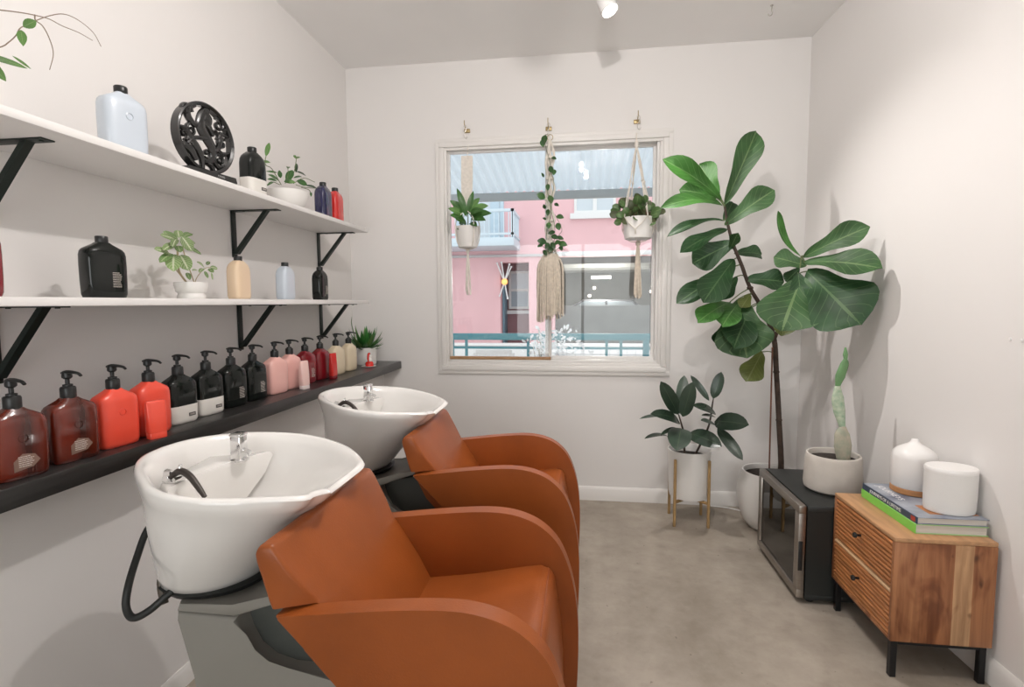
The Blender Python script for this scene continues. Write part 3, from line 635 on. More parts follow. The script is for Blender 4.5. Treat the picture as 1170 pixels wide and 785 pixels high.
for p0, p1, w, dx, mi in [((155, 190), (182, 85), 34, .02, 1), ((150, 235), (190, 235), 30, .0, 1), ((150, 240), (150, 215), 20, .0, 1), ((250, 370), (170, 325), 30, .03, 0), ((240, 310), (155, 300), 16, .0, 0), ((265, 350), (255, 290), 32, .02, 0), ((310, 380), (355, 290), 55, .02, 0), ((330, 360), (300, 385), 30, .05, 0), ((380, 310), (385, 240), 26, 0, 2), ((380, 300), (455, 335), 20, .02, 2), ((385, 370), (465, 400), 48, .05, 0), ((450, 405), (535, 425), 22, .03, 2), ((320, 280), (325, 265), 28, 0, 0), ((380, 205), (365, 178), 22, 0, 1), ((385, 205), (412, 195), 20, 0, 1), ((240, 375), (165, 360), 26, .03, 0), ((215, 380), (165, 410), 20, .05, 0), ((490, 455), (495, 490), 18, .04, 0), ((360, 350), (430, 345), 20, 0, 0), ((290, 375), (375, 380), 34, .06, 1)]:
    a, c = Wn(*p0), Wn(*p1, -1.42+dx); b.mi = mi; b.leaf(a, c, w/6.54*2.5/FPX, toward((a+c)/2+WB)+V((0, 0, .4)), .06, .15, .02, 'ell', 8)
b.build('foliage', [grn, grn2, drk], t, 60)

SB = V((-1.45, 3.36, LZ))
t = thing('succulent_pot', 'green spiky succulent in a white pot at the far end of the black ledge', 'potted plant', SB)
MB().lathe([(.07, 0), (.072, .004), (.074, .05), (.076, .1), (.076, .112), (.07, .112), (.068, .1)], 40).build('pot', ceramic_w, t)
soil_disc(t, .069, .1)
b = MB()
for k in range(34):
    a = k*2.39996; e = .12+k/34*1.25; l = .1+.05*math.sin(e); d = V((math.cos(a)*math.cos(e), math.sin(a)*math.cos(e), math.sin(e)))
    o = V((math.cos(a)*.02, math.sin(a)*.02, .1)); b.mi = k % 3 == 0
    b.leaf(o, o+d*l*(1.15 if k % 4 else .9), .036, V((0, 0, 1))-d*d.z+d*.01, -.08, .35, 0, 'lance', 8)
b.tube([V((-.03, -.05, .11)), onx(402, 372, -1.45)-SB, onx(402, 362, -1.45)-SB], [.004, .003, .001], 6, 3)
b.build('foliage', [leaf_mat('succulent_leaf', (.035, .17, .03), (.09, .28, .08), .3, 1, .02, .1), grn2], t, 60)
t = thing('red_figurine', 'tiny red and white figurine in front of the succulent pot', 'figurine', (-1.36, 3.21, LZ))
fr, fw = mat('figurine_red', (.7, .02, .012), .25, coat=.5), mat('figurine_white', (.82, .8, .76), .35)
MB().lathe([(.022, 0), (.026, .004), (.027, .02), (.022, .03), (.014, .034)], 22).build('base', fr, t)
b = MB(); b.lathe([(.014, .032), (.016, .045), (.011, .06), (.004, .066)], 18, (0, .006, 0)); b.sphere((0, .008, .068), .0105); b.build('body', fw, t)
b = MB(); b.tube([(0, -.012, .03), (0, -.02, .055), (0, -.016, .075), (0, -.002, .084), (0, .012, .082)], [.005, .006, .0065, .008, .004], 9, 4); b.build('hood', fr, t)
b = MB(); b.lathe([(.03, 0), (.045, .002), (.047, .005), (.03, .004)], 26, (-.005, .0, 0)); b.build('saucer', fw, t)

# vine whose pot stands past the picture's left edge
VB = V((-1.43, .80, ZT))
t = thing('trailing_vine', 'thin vine with arching stems and few green leaves at the photo\'s top left corner', 'potted plant', VB)
MB().lathe([(.055, 0), (.06, .004), (.075, .11), (.078, .13), (.072, .13), (.07, .115)], 32).build('pot', matte_w, t)
soil_disc(t, .07, .115)
def Vv(x, y, d=-1.38): return onx(x/7.14, y/7.14, d)-VB
O = V((.01, .02, .11)); stm = mat('vine_stem', (.23, .17, .12), .6)
b = MB()
for pts in ([(-250, 60), (0, 82), (150, 100), (265, 120), (400, 155), (505, 210), (640, 265), (755, 330)], [(-250, 440), (0, 385), (70, 345), (130, 290), (160, 235), (210, 205), (290, 170), (400, 130), (520, 115), (640, 165), (760, 265), (825, 380)], [(285, 120), (290, 165), (350, 215), (405, 320), (435, 440), (405, 570)]):
    q = [Vv(*p) for p in pts]; b.tube(([O, (O+q[0])/2+V((0, 0, .12))] if pts[0][0] < 0 else [])+q, [.0016, .0014, .0012, .0009], 6, 5)
b.build('stems', stm, t)
b = MB()
for p0, p1, w, mi in [((190, 220), (295, 170), 62, 0), ((170, 245), (190, 378), 54, 1), ((-200, 430), (225, 560), 40, 1), ((-200, 480), (95, 498), 34, 0), ((-120, 480), (50, 665), 62, 0), ((-220, 420), (-60, 600), 60, 0), ((100, 455), (255, 565), 18, 1)]:
    a, c = Vv(*p0), Vv(*p1, -1.36); b.mi = mi; b.leaf(a, c, w/7.14*1.55/FPX, toward((a+c)/2+VB)+V((0, 0, .3)), .08, .12, .02, 'ell', 9)
b.tube([O, Vv(-200, 450)], .002, 6); b.build('foliage', [grn2, grn2], t, 60)
# ------------------------------------------------------------------ shampoo basins and chairs
porcelain = mat('porcelain', (.84, .82, .79), .12, coat=.5)
chrome = mat('chrome', (.8, .8, .8), .12, 1)
rubber_b = mat('black_rubber', (.015, .017, .016), .5)
hose_dk = mat('hose_dark', (.05, .04, .035), .4, .3)
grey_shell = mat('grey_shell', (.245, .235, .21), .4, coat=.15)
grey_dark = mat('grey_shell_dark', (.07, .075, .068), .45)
gx = .85
RIM = [(-1.085, 0, .978), (-1.08, .06, .978), (-1.063, .115, .976), (-1.03, .168, .973), (-.98, .213, .969), (-.92, .246, .963), (-.85, .262, .957), (-.78, .258, .95), (-.715, .236, .943), (-.66, .203, .937), (-.62, .168, .931), (-.588, .13, .926), (-.572, .1, .923), (-.577, .078, .914), (-.593, .056, .902), (-.604, .028, .893)]
half = [V((x+gx, v, z)) for x, v, z in RIM]
near = {.06: .006, .115: .016, .168: .03, .213: .034, .246: .022, .262: .008}          # the corner nearest the camera is cut a little rounder
rim0 = half+[V((-.608+gx, 0, .890))]+[V((p.x+near.get(round(p.y, 3), 0), -p.y, p.z)) for p in reversed(half[1:])]
def resample(loop, n):
    P = crom(loop+[loop[0]], 10); L = [0]
    for a, b_ in zip(P, P[1:]): L.append(L[-1]+(b_-a).length)
    out = []; j = 0
    for k in range(n):
        d = L[-1]*k/n
        while L[j+1] < d: j += 1
        f = (d-L[j])/(L[j+1]-L[j]); out.append(P[j].lerp(P[j+1], f))
    return out
RIMN = resample(rim0, 96)
RIMS = [sum((RIMN[(k+d) % 96] for d in range(-9, 10)), V((0, 0, 0)))/19 for k in range(96)]       # the same outline without the neck notch
PAIR = {tuple(p): q for p, q in zip(RIMN, RIMS)}
def bowl_mesh():
    b = MB(); secs = []; cen = V((-.85+gx, 0, .95))
    bc = V((-.935+gx, 0, .668)); n = len(RIMN)
    def ins(p, d):  # inset horizontally towards the centre
        q = (cen-p); q.z = 0; return p+q.normalized()*d
    def outer(p, t):
        p = p.lerp(PAIR[tuple(p)], min(1, t/.2))
        a = math.atan2(p.y, p.x-cen.x); front = max(0, math.cos(a))
        ex = 1.75*(1-front)+.85*front
        bot = bc+V((math.cos(a)*.125, math.sin(a)*.13, 0))
        q = p.lerp(bot, t**ex); z0 = p.z-.012; q.z = z0+(bc.z-z0)*(1-(1-t)**(1.0 if front > .6 else 1.0)); return q
    secs.append([bc+V((q.x-bc.x, q.y-bc.y, 0))*.3 for q in [outer(p, 1) for p in RIMN]])
    for t in (1.0, .97, .9, .8, .68, .55, .4, .28, .18, .1, .04): 
        sec = [outer(p, t) for p in RIMN]
        if t == 1.0: sec = [bc+V((q.x-bc.x, q.y-bc.y, 0))*.93 for q in sec]
        secs.append(sec)
    secs.append([p+V((0, 0, -.003)) for p in RIMN]); secs.append([ins(p, .004)+V((0, 0, .004)) for p in RIMN]); secs.append([ins(p, .012)+V((0, 0, .006)) for p in RIMN]); secs.append([ins(p, .021)+V((0, 0, .001)) for p in RIMN])
    ib = V((-.905+gx, 0, .748))
    for t in (.06, .18, .32, .48, .64, .8, .92, 1):
        sec = []
        for p in RIMN:
            p = p.lerp(PAIR[tuple(p)], min(1, t/.3)); q = ins(p, .026); a = math.atan2(p.y, p.x-cen.x); front = max(0, math.cos(a))
            ex = 2.1*(1-front)+.8*front
            bot = ib+V((math.cos(a)*.075, math.sin(a)*.08, 0)); r = q.lerp(bot, t**ex); z0 = p.z-.006; r.z = z0+(ib.z-z0)*(1-(1-t)**1.25); sec.append(r)
        secs.append(sec)
    secs.append([ib+V((q.x-ib.x, q.y-ib.y, -.02))*.15+V((0, 0, 0)) if False else V((ib.x+(q.x-ib.x)*.15, ib.y+(q.y-ib.y)*.15, ib.z-.006)) for q in secs[-1]])
    b.loft(secs)
    # deck for the mixer tap
    dk = [(-1.03, .115), (-.89, .19), (-.945, .04), (-.945, -.14), (-.995, -.105)]; lo = [(-1.0, .04), (-.95, .10), (-.965, .03), (-.965, -.07), (-1.0, -.04)]
    md = [(-1.0, .10), (-.90, .165), (-.945, .04), (-.945, -.12), (-.975, -.09)]; c = (-.97, .02)
    b.loft([[V((x+gx, v, z)) for x, v in p] for p, z in ((lo, .775), (md, .87), (dk, .915))]+[[V((c[0]+(x-c[0])*q+gx, c[1]+(v-c[1])*q, z)) for x, v in dk] for q, z in ((.96, .925), (.9, .928))])
    return b
BY1, BY2 = 1.2, 2.07
t = thing('shampoo_basin', 'white shampoo basin nearest the camera, on a grey pedestal with a black hose loop', 'basin', (-gx, BY1, 0), 0, 'salon shampoo basins')
bowl = bowl_mesh().build('basin_bowl', porcelain, t, 50)
b = MB(); b.lathe([(.022, .74), (.022, .746), (.016, .748), (0, .747)], 20, (-.905+gx, 0, 0)); b.build('drain', chrome, bowl)
# pedestal
sy = .135
b = MB()
b.prism([(-.945, .632), (-.79, .628), (-.778, .585), (-.756, .545), (-.72, .518), (-.67, .505), (-.53, .503), (-.50, .45), (-.50, 0), (-.84, 0), (-.87, .2), (-.905, .47), (-.94, .61)], -sy, sy, .012, 3)
b = MB() if False else b
for o in b.bm.verts: o.co.x += gx
ped = b.build('pedestal', grey_shell, t, 35)
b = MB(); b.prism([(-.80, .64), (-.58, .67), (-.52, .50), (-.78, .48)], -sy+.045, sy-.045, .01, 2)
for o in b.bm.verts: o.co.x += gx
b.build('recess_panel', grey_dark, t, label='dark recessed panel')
b = MB(); b.prism([(-.94, .634), (-.79, .632), (-.70, .668), (-.64, .683), (-.645, .704), (-.705, .688), (-.795, .655), (-.93, .66)], -sy-.004, sy+.004, .006, 2)
for o in b.bm.verts: o.co.x += gx
b.build('pedestal_lid', grey_shell, t)
MB().lathe([(.10, .645), (.125, .655), (.14, .672), (.12, .682)], 32, (-.925+gx, 0, 0)).build('basin_gasket', rubber_b, t)
# mixer tap
b = MB(); b.box((0, 0, .034), (.03, .034, .068), .004, 2); b.box((.0, 0, .071), (.033, .037, .009), .003, 2); b.lathe([(.024, 0), (.024, .004), (.018, .008)], 20)
b.cyl((.012, 0, .03), (.034, 0, .022), .006)
tap = b.build('mixer_tap', chrome, t); tapo = tap; tap.location = (-.925+gx, .09, .927)
# hand shower lying in the deck
b = MB(); b.tube([(-.01, -.005, .012), (.02, 0, .03), (.055, .0, .022), (.085, 0, -.002), (.105, 0, -.02)], [.007, .0085, .008, .007, .005], 10, 4); sh = b.build('spray_hose', hose_dk, t)
b = MB(); b.lathe([(.013, 0), (.014, .014), (.011, .02), (.009, .03)], 16, (-.018, -.005, -.004)); b.tube([(-.02, -.006, .02), (-.006, -.003, .022)], [.012, .008], 10); b.box((.022, 0, .036), (.006, .009, .022), .002, 1); b.cyl((.02, -.016, .012), (.02, .016, .012), .006, n=10); b.build('spray_fitting', chrome, sh)
sh.location = (-.965+gx, -.09, .926); sh.rotation_euler = (0, 0, -.3)
plate = MB().box((0, 0, .002), (.035, .04, .004), .0015, 1).build('tap_plate', chrome, t); plate.location = (-.972+gx, -.085, .928)
def hose_pts(o, l): return [onx(*p, x)-V((-gx, BY1, 0)) for p, x in l]
B1 = t
B2 = dup(t, (-gx, BY2, 0), 0, 'white shampoo basin farther from the camera, below the far end of the ledge')
H0 = V((-gx, BY1, 0))
hp = [(ony(px, py, y)-H0) for px, py, y in ((168, 606, 1.16), (157, 635, 1.12), (147, 668, 1.06), (144, 693, 1.04), (152, 706, 1.03), (170, 698, 1.04), (190, 681, 1.06), (208, 666, 1.09), (224, 655, 1.14))]
MB().tube([hp[0]+V((0, .05, .03))]+hp+[hp[-1]+V((.03, .05, .0))], .0085, 10, 6).build('drain_hose', rubber_b, B1, label='black hose hanging in a loop')
hp = [(ony(px, py, y)-H0) for px, py, y in ((188, 690, 1.09), (184, 668, 1.10), (190, 647, 1.12), (202, 645, 1.15))]
MB().tube(hp, .009, 9, 5).build('water_hose', mat('brown_hose', (.09, .07, .05), .5), B1, label='short brown hose under the bowl')

# ---- leather chair
def leather_mat():
    m = mat('tan_leather', (.285, .071, .0135), .38, var=.13, vscale=5, bump=.12, bscale=220, spec=.4); return m
lea = leather_mat()
seam = mat('leather_seam', (.27, .07, .02), .5)
ox = .32
def chair():
    t = thing('salon_chair', 'tan leather salon armchair nearest the camera, in front of the first basin', 'armchair', (-ox, BY1, 0), 0, 'leather salon chairs')
    prof = [(-.612, .722), (-.56, .7285), (-.46, .742), (-.36, .754), (-.28, .7605), (-.22, .76), (-.17, .751), (-.125, .733), (-.088, .705), (-.06, .67), (-.038, .62), (-.022, .56), (-.012, .49), (-.008, .41), (-.01, .3), (-.018, .18), (-.03, .07), (-.06, .05), (-.16, .05), (-.2, .2), (-.29, .395), (-.40, .506), (-.50, .607), (-.608, .712)]
    top = crom([(x, 0, z) for x, z in prof[:17]], 4); poly = [(p.x+ox, p.z) for p in top]+[(x+ox, z) for x, z in prof[17:]]
    for s in (-1, 1):
        MB().prism(poly, s*.262, s*.218, .0185, 5).build('armrest', lea, t, 30)
    # seat: cushion with a waterfall front edge
    sp = crom([(-.47, 0, .52), (-.455, 0, .552), (-.43, 0, .56), (-.3, 0, .58), (-.18, 0, .605), (-.12, 0, .616), (-.092, 0, .612), (-.076, 0, .592), (-.066, 0, .53), (-.052, 0, .40), (-.048, 0, .2), (-.06, 0, .12)], 4)
    MB().prism([(p.x+ox, p.z) for p in sp]+[(-.2+ox, .12), (-.3+ox, .33), (-.46+ox, .48)], -.217, .217, .006, 2).build('seat', lea, t, 30)
    MB().tube([(p.x+ox, -.0, p.z) for p in sp[28:29]]+[(-.1+ox, 0, .59)], .001) if False else None
    b = MB(); b.tube([(-.09+ox, -.212, .6105), (-.09+ox, 0, .611), (-.09+ox, .212, .6105)], .0025, 6, 3); b.build('seat_piping', seam, t)
    # backrest: narrow between the arms, wider wing above them
    fr_ = [(-.618, .866), (-.605, .848), (-.585, .812), (-.562, .772), (-.5345, .73), (-.50, .678), (-.465, .622), (-.43, .555)]
    re_ = [(-.505, .54), (-.575, .62), (-.606, .68), (-.622, .73), (-.64, .79), (-.653, .83), (-.655, .852), (-.643, .866)]
    b = MB()
    secs = []
    for z, xf, hf, xk, hk in ((.548, -.427, .217, -.508, .217), (.622, -.465, .217, -.576, .217), (.678, -.50, .217, -.605, .217), (.72, -.528, .217, -.619, .217), (.7335, -.537, .219, -.623, .217), (.7335, -.537, .219, -.623, .258), (.75, -.5475, .226, -.629, .258), (.772, -.5615, .236, -.635, .258), (.80, -.579, .245, -.643, .258), (.83, -.597, .25, -.652, .258), (.848, -.607, .252, -.655, .258), (.866, -.618, .25, -.645, .256)):
        secs.append([V((xf+ox, v*hf, z)) for v in (-1, -.5, 0, .5, 1)]+[V((xk+ox, v*hk, z)) for v in (1, .5, 0, -.5, -1)])
    bv, fc = b.loft(secs); bmesh.ops.remove_doubles(b.bm, verts=bv, dist=1e-5); b.bevel_sharp(b.bm.faces[:], .009, 3, 28, .74)
    b.build('backrest', lea, t, 40)
    b = MB(); b.bx(-.42+ox, -.12+ox, -.17, .17, 0, .018, .004); b.bx(-.33+ox, -.2+ox, -.1, .1, .018, .38, .01); b.build('chair_base', mat('chair_base_black', (.02, .02, .02), .4, .3), t)
    return t
C1 = chair()
C2 = dup(C1, (-ox, BY2, 0), 0, 'tan leather salon armchair farther from the camera, nearest the window')
# ------------------------------------------------------------------ right side: fridge, cabinet and what stands on it
steel = mat('brushed_steel', (.36, .33, .30), .34, 1, var=.08, vscale=6, stretch=(2, 2, 60))
fr_black = mat('fridge_black', (.014, .016, .015), .42)
smoked = glass_mat('smoked_glass', (.16, .17, .165), 1.5)
FX0, FX1, FY0, FY1 = .95, 1.385, 2.398, 2.93
t = thing('wine_fridge', 'small black wine fridge with a glass door in a steel frame', 'fridge', ((FX0+FX1)/2, (FY0+FY1)/2, 0))
fx, fy = (FX0+FX1)/2, (FY0+FY1)/2
b = MB(); y0, y1 = FY0-fy, FY1-fy; x0, x1 = FX0-fx, FX1-fx; xb = x0+.035
b.bx(xb, x1, y0, y1, .42, .452, .004); b.bx(xb, x1, y0, y1, .02, .05, .004); b.bx(xb, x1, y0, y0+.03, .045, .425); b.bx(xb, x1, y1-.03, y1, .045, .425); b.bx(x1-.03, x1, y0+.02, y1-.02, .045, .425)
b.build('body', fr_black, t)
b = MB()
for z in (.17, .29):
    for k in range(9): b.cyl((xb+.03+k*.038, y0+.03, z), (xb+.03+k*.038, y1-.03, z), .0025, n=6)
    b.bx(xb+.008, xb+.02, y0+.03, y1-.03, z-.012, z+.012, .002)
b.build('wire_rack', mat('rack_dark', (.12, .11, .1), .4, .6), t)
d = MB(); z0, z1 = .03, .45; w = .036
ring = [(y0, z0, y1, z0+w), (y0, z1-w, y1, z1), (y0, z0+w, y0+w*1.25, z1-w), (y1-w, z0+w, y1, z1-w)]
for a, c, e, g in ring: d.bx(x0, x0+.03, a, e, c, g, .0025)
door = d.build('door', steel, t)
MB().bx(x0+.008, x0+.012, y0+w*1.2, y1-w+.002, z0+w-.002, z1-w+.002).build('door_glass', smoked, door, smooth=0)
MB().bx(x0+.002, x0+.02, y0-.0025, y0+.004, .155, .29, .002).build('grip', mat('grip_black', (.008, .008, .008), .5), door)
b = MB()
for a in (x0+.07, x1-.05):
    for c in (y0+.04, y1-.04): b.lathe([(.016, 0), (.018, .004), (.016, .024)], 14, (a, c, 0))
b.build('feet', rubber_b, t)

def acacia(name, planks):
    """vertical planks along local x (planks: list of (x_end, colour)), grain and knots"""
    m = bpy.data.materials.new(name); m.use_nodes = True; N = m.node_tree.nodes; L = m.node_tree.links; b = N['Principled BSDF']; b.inputs['Roughness'].default_value = .42
    tc = N.new('ShaderNodeTexCoord'); sp = N.new('ShaderNodeSeparateXYZ'); L.new(tc.outputs['Object'], sp.inputs[0])
    cr = N.new('ShaderNodeValToRGB'); cr.color_ramp.interpolation = 'CONSTANT'
    mr = N.new('ShaderNodeMapRange'); mr.inputs['From Min'].default_value = -.15; mr.inputs['From Max'].default_value = .15; L.new(sp.outputs['X'], mr.inputs[0]); L.new(mr.outputs[0], cr.inputs[0])
    els = cr.color_ramp.elements
    while len(els) < len(planks): els.new(.5)
    for e, (p, c) in zip(els, planks): e.position = p; e.color = (*c, 1)
    def layer(src, stretch, sc, lo, hi, a, c, det=6, dist=0):
        mp = N.new('ShaderNodeMapping'); mp.inputs['Scale'].default_value = stretch; L.new(tc.outputs['Object'], mp.inputs[0])
        nz = N.new('ShaderNodeTexNoise'); nz.inputs['Scale'].default_value = sc; nz.inputs['Detail'].default_value = det; nz.inputs['Distortion'].default_value = dist; L.new(mp.outputs[0], nz.inputs['Vector'])
        r = N.new('ShaderNodeValToRGB'); r.color_ramp.elements[0].position = lo; r.color_ramp.elements[1].position = hi; r.color_ramp.elements[0].color = (*a, 1); r.color_ramp.elements[1].color = (*c, 1); L.new(nz.outputs['Fac'], r.inputs[0])
        mx = N.new('ShaderNodeMixRGB'); mx.blend_type = 'MULTIPLY'; mx.inputs[0].default_value = 1; L.new(src, mx.inputs[1]); L.new(r.outputs[0], mx.inputs[2]); return mx.outputs[0]
    c = layer(cr.outputs[0], (22, 22, 1.6), 2.2, .35, .65, (.68, .6, .55), (1.1, 1.1, 1.1), 6, .6)
    c = layer(c, (6, 6, 2.0), 1.6, .38, .5, (.6, .48, .4), (1, 1, 1), 3, 1.0)
    c = layer(c, (9, 9, 5), 1.7, .27, .33, (.25, .18, .14), (1, 1, 1), 2)
    L.new(c, b.inputs['Base Color']); return m
CX, CY = (1.089+1.416)/2, (1.944+2.39)/2
W1, W2, W3 = (.31, .125, .05), (.5, .3, .155), (.36, .155, .065)
ac = acacia('acacia_planks', [(0, W3), (.28, W1), (.60, W2), (.80, W3)])
act = mat('acacia_top', (.46, .25, .12), .4, var=.22, vscale=5, stretch=(8, 1, 8), detail=8)
slat1 = mat('acacia_slats', (.42, .165, .055), .45, var=.4, vscale=7, stretch=(6, 1, 22), detail=6)
slat2 = mat('acacia_slats_pale', (.62, .4, .22), .45, var=.2, vscale=7, stretch=(6, 1, 22), detail=6)
t = thing('nightstand', 'low two drawer acacia wood cabinet with slatted fronts on black metal legs', 'cabinet', (CX, CY, 0))
hx, hy, zb, zt = .1635, .223, .14, .52
b = MB(); b.bx(-hx, hx, -hy, hy, zt-.016, zt, .003); b.build('top_panel', act, t)
b = MB(); b.bx(-hx, hx, -hy, -hy+.015, zb, zt-.016, .002); b.bx(-hx, hx, hy-.015, hy, zb, zt-.016, .002); b.bx(-hx, hx, -hy+.015, hy-.015, zb, zb+.014, .002); b.bx(hx-.01, hx, -hy+.015, hy-.015, zb+.014, zt-.016)
b.build('case', ac, t)
zm = (zb+zt)/2
for a, c in ((zm+.001, zt-.018), (zb+.016, zm-.003)):
    b = MB(); b.bx(-hx+.012, hx-.03, -hy+.017, hy-.017, a, c); n = 10; hgt = (c-a)/n
    for k in range(n):
        zz = a+k*hgt
        b.mi = 1 if (k == 9 and a < zm-.05) else 0
        b.prism([(-hx+.0125, zz+.0008), (-hx+.0005, zz+.0025), (-hx+.0005, zz+hgt*.55), (-hx+.0125, zz+hgt-.0008)], -hy+.017, hy-.017)
    dr = b.build('drawer', [slat1, slat2], t, 20)
    b = MB(); b.cyl((-hx, 0, (a+c)/2+.012), (-hx-.016, 0, (a+c)/2+.012), .0045, .0045, 12); b.tube([(-hx-.014, 0, (a+c)/2+.012), (-hx-.02, 0, (a+c)/2+.012), (-hx-.027, 0, (a+c)/2+.012)], [.0055, .0115, .0095], 16); b.build('knob', mat('knob_black', (.015, .014, .013), .35, .5), dr)
blk = mat('black_metal', (.014, .014, .015), .4, .4)
for sx in (-1, 1):
    for s in (-1, 1): MB().box((sx*(hx-.02), s*(hy-.02), zb/2), (.022, .022, zb), .002, 1).build('leg', blk, t)
b = MB()
for s in (-1, 1): b.box((0, s*(hy-.02), zb-.008), (2*hx-.05, .018, .015)); b.box((s*(hx-.02), 0, zb-.008), (.018, 2*hy-.05, .015))
b.build('leg_frame', blk, t)

paper = mat('page_block', (.6, .55, .5), .8, var=.08, vscale=3, stretch=(1, 1, 140))
def book(name, label, loc, rz, w, l, h, cov, spine):
    t = thing(name, label, 'book', loc, rz, 'books on the cabinet')
    MB().bx(.004, w-.005, -l/2+.005, l/2-.005, .0025, h-.0025).build('pages', paper, t, smooth=0)
    b = MB(); b.bx(0, w, -l/2, l/2, 0, .0025, .0006, 1); b.bx(0, w, -l/2, l/2, h-.0025, h, .0006, 1); b.build('cover', cov, t)
    MB().bx(-.0025, .0015, -l/2, l/2, 0, h, .001, 1).build('spine', spine, t)
    return t
lime = mat('lime_spine', (.22, .62, .09), .4); lw = mat('green_cover', (.3, .5, .2), .4)
photo_cov = mat('photo_cover', (.04, .06, .12), .35, col2=(.42, .45, .5), vscale=9, detail=3, coat=.3); blue_sp = mat('navy_spine', (.03, .055, .10), .35)
oran = mat('orange_print', (.42, .17, .06), .35, var=.4, vscale=12); whit_ink = mat('white_ink', (.75, .75, .75), .5); red_ink = mat('red_label', (.45, .05, .03), .5)
BX = 1.18
book('green_book', 'thick book with a lime green spine, lower of the two on the cabinet', (BX, 2.172, .52), -.0, .236, .365, .034, lw, lime)
bk = book('travel_book', 'dark blue book with white spine lettering, upper of the two on the cabinet', (BX+.004, 2.172, .554), .012, .232, .36, .025, photo_cov, blue_sp)
text('JOURNEYS OF A LIFETIME', .0185, frame((0, -1, 0), (0, 0, 1), (-.0027, .018, .0115)), whit_ink, bk)
MB().bx(-.003, -.002, -.17, -.146, .004, .021).build('spine_badge', red_ink, bk); MB().bx(.06, .225, -.145, -.06, .0246, .0254).build('cover_photo', oran, bk)
text('JOURNEYS', .034, frame((0, -1, 0), (1, 0, 0), (.045, .07, .0252)), whit_ink, bk, 'cover_title')
b1z = .579
fab = mat('speaker_fabric', (.76, .745, .72), .85, bump=.5, bscale=400); wp = mat('white_satin', (.82, .8, .78), .35)
t = thing('oval_speaker', 'white oval speaker standing on the books', 'speaker', (1.338, 2.075, b1z), 0)
def oval(rx, ry, z): return [V((rx*math.cos(2*PI*k/40), ry*math.sin(2*PI*k/40), z)) for k in range(40)]
b = MB(); b.loft([oval(.083*q, .064*q, z) for q, z in ((.9, 0), (.96, .003), (.985, .014), (1, .06), (1, .148))]); b.build('body', fab, t)
b = MB(); b.loft([oval(.083*q, .064*q, z) for q, z in ((1.002, .148), (1.008, .15), (1.006, .16), (.97, .1645), (.5, .166))]); b.build('top_plate', wp, t)
t = thing('aroma_diffuser', 'white domed diffuser with a wooden base ring standing on the books', 'diffuser', (1.325, 2.268, b1z))
t.scale = (1.75, 1.75, 1.78)
MB().lathe([(.041, 0), (.0435, .002), (.0435, .012), (.042, .0135)], 36).build('wood_base', mat('diffuser_wood', (.45, .21, .08), .5, var=.2, vscale=20), t)
MB().lathe([(.0415, .0135), (.0435, .016), (.0445, .06), (.044, .08), (.0415, .09), (.034, .0985), (.02, .107), (.0115, .1115), (.0085, .116), (.007, .1205), (.004, .122), (.003, .117)], 40).build('body', wp, t)
# white cable along the skirting
t = thing('white_cable', 'white cable lying along the floor between plant stand and fig pot', 'cable', (0, 0, 0))
t.location = onz(812, 577, 0)+V((0, 0, 0)); o = V(t.location)
MB().tube([onz(*p, .004)-o for p in ((812, 578), (830, 580), (846, 583.5), (858, 586), (870, 587))], .004, 8, 4).build('cord', wp, t)
# ------------------------------------------------------------------ hanging planters in front of the window
cotton = mat('cotton_cord', (.68, .6, .5), .9, var=.12, vscale=60, bump=.6, bscale=160)
cotton_w = mat('cotton_cord_pale', (.76, .71, .64), .9, var=.08, vscale=60, bump=.5, bscale=160)
hookbr = mat('brass_hook', (.42, .32, .16), .4, .6)
HY = 3.455
def hook(px, py, label):
    p = ony(px, py, YB); t = thing('wall_hook', label, 'hook', (p.x, YB, p.z), 0, 'hooks above the window')
    MB().bx(-.02, .02, -.016, 0, -.012, .012, .003).build('hook_block', hookbr, t)
    b = MB(); b.tube([(0, -.012, .005), (0, -.05, .002), (0, -.082, .006), (0, -.095, .022), (0, -.092, .04)], .0028, 8, 4); b.build('hook', hookbr, t)
    b = MB(); z = .0; q = -.088
    b.tube([(-.008, q, .0), (.004, q, .012), (.012, q, -.002), (.006, q, -.025), (-.004, q, -.045), (-.001, q, -.066), (.01, q, -.075), (.018, q, -.062)], .0022, 8, 5); b.build('s_hook', mat('steel_hook', (.6, .58, .54), .3, .8), t)
    return t
hook(534, 150, 'brass wall hook above the left hanging planter'); hook(627, 147.5, 'brass wall hook above the middle hanging planter'); hook(727.5, 139.5, 'brass wall hook above the right hanging planter')
def HP(px, py, dy=0): return ony(px, py, HY+dy)
def pot_hung(name, label, c, rim, base, h, group):
    t = thing(name, label, 'potted plant', c, 0, group)
    MB().lathe([(base*.9, 0), (base, .005), ((rim+base)/2, h*.5), (rim, h-.003), (rim-.003, h), (rim-.007, h), (rim-.009, h-.02)], 36).build('pot', matte_w, t)
    soil_disc(t, rim-.009, h-.018); return t
hg = 'hanging planters in front of the window'
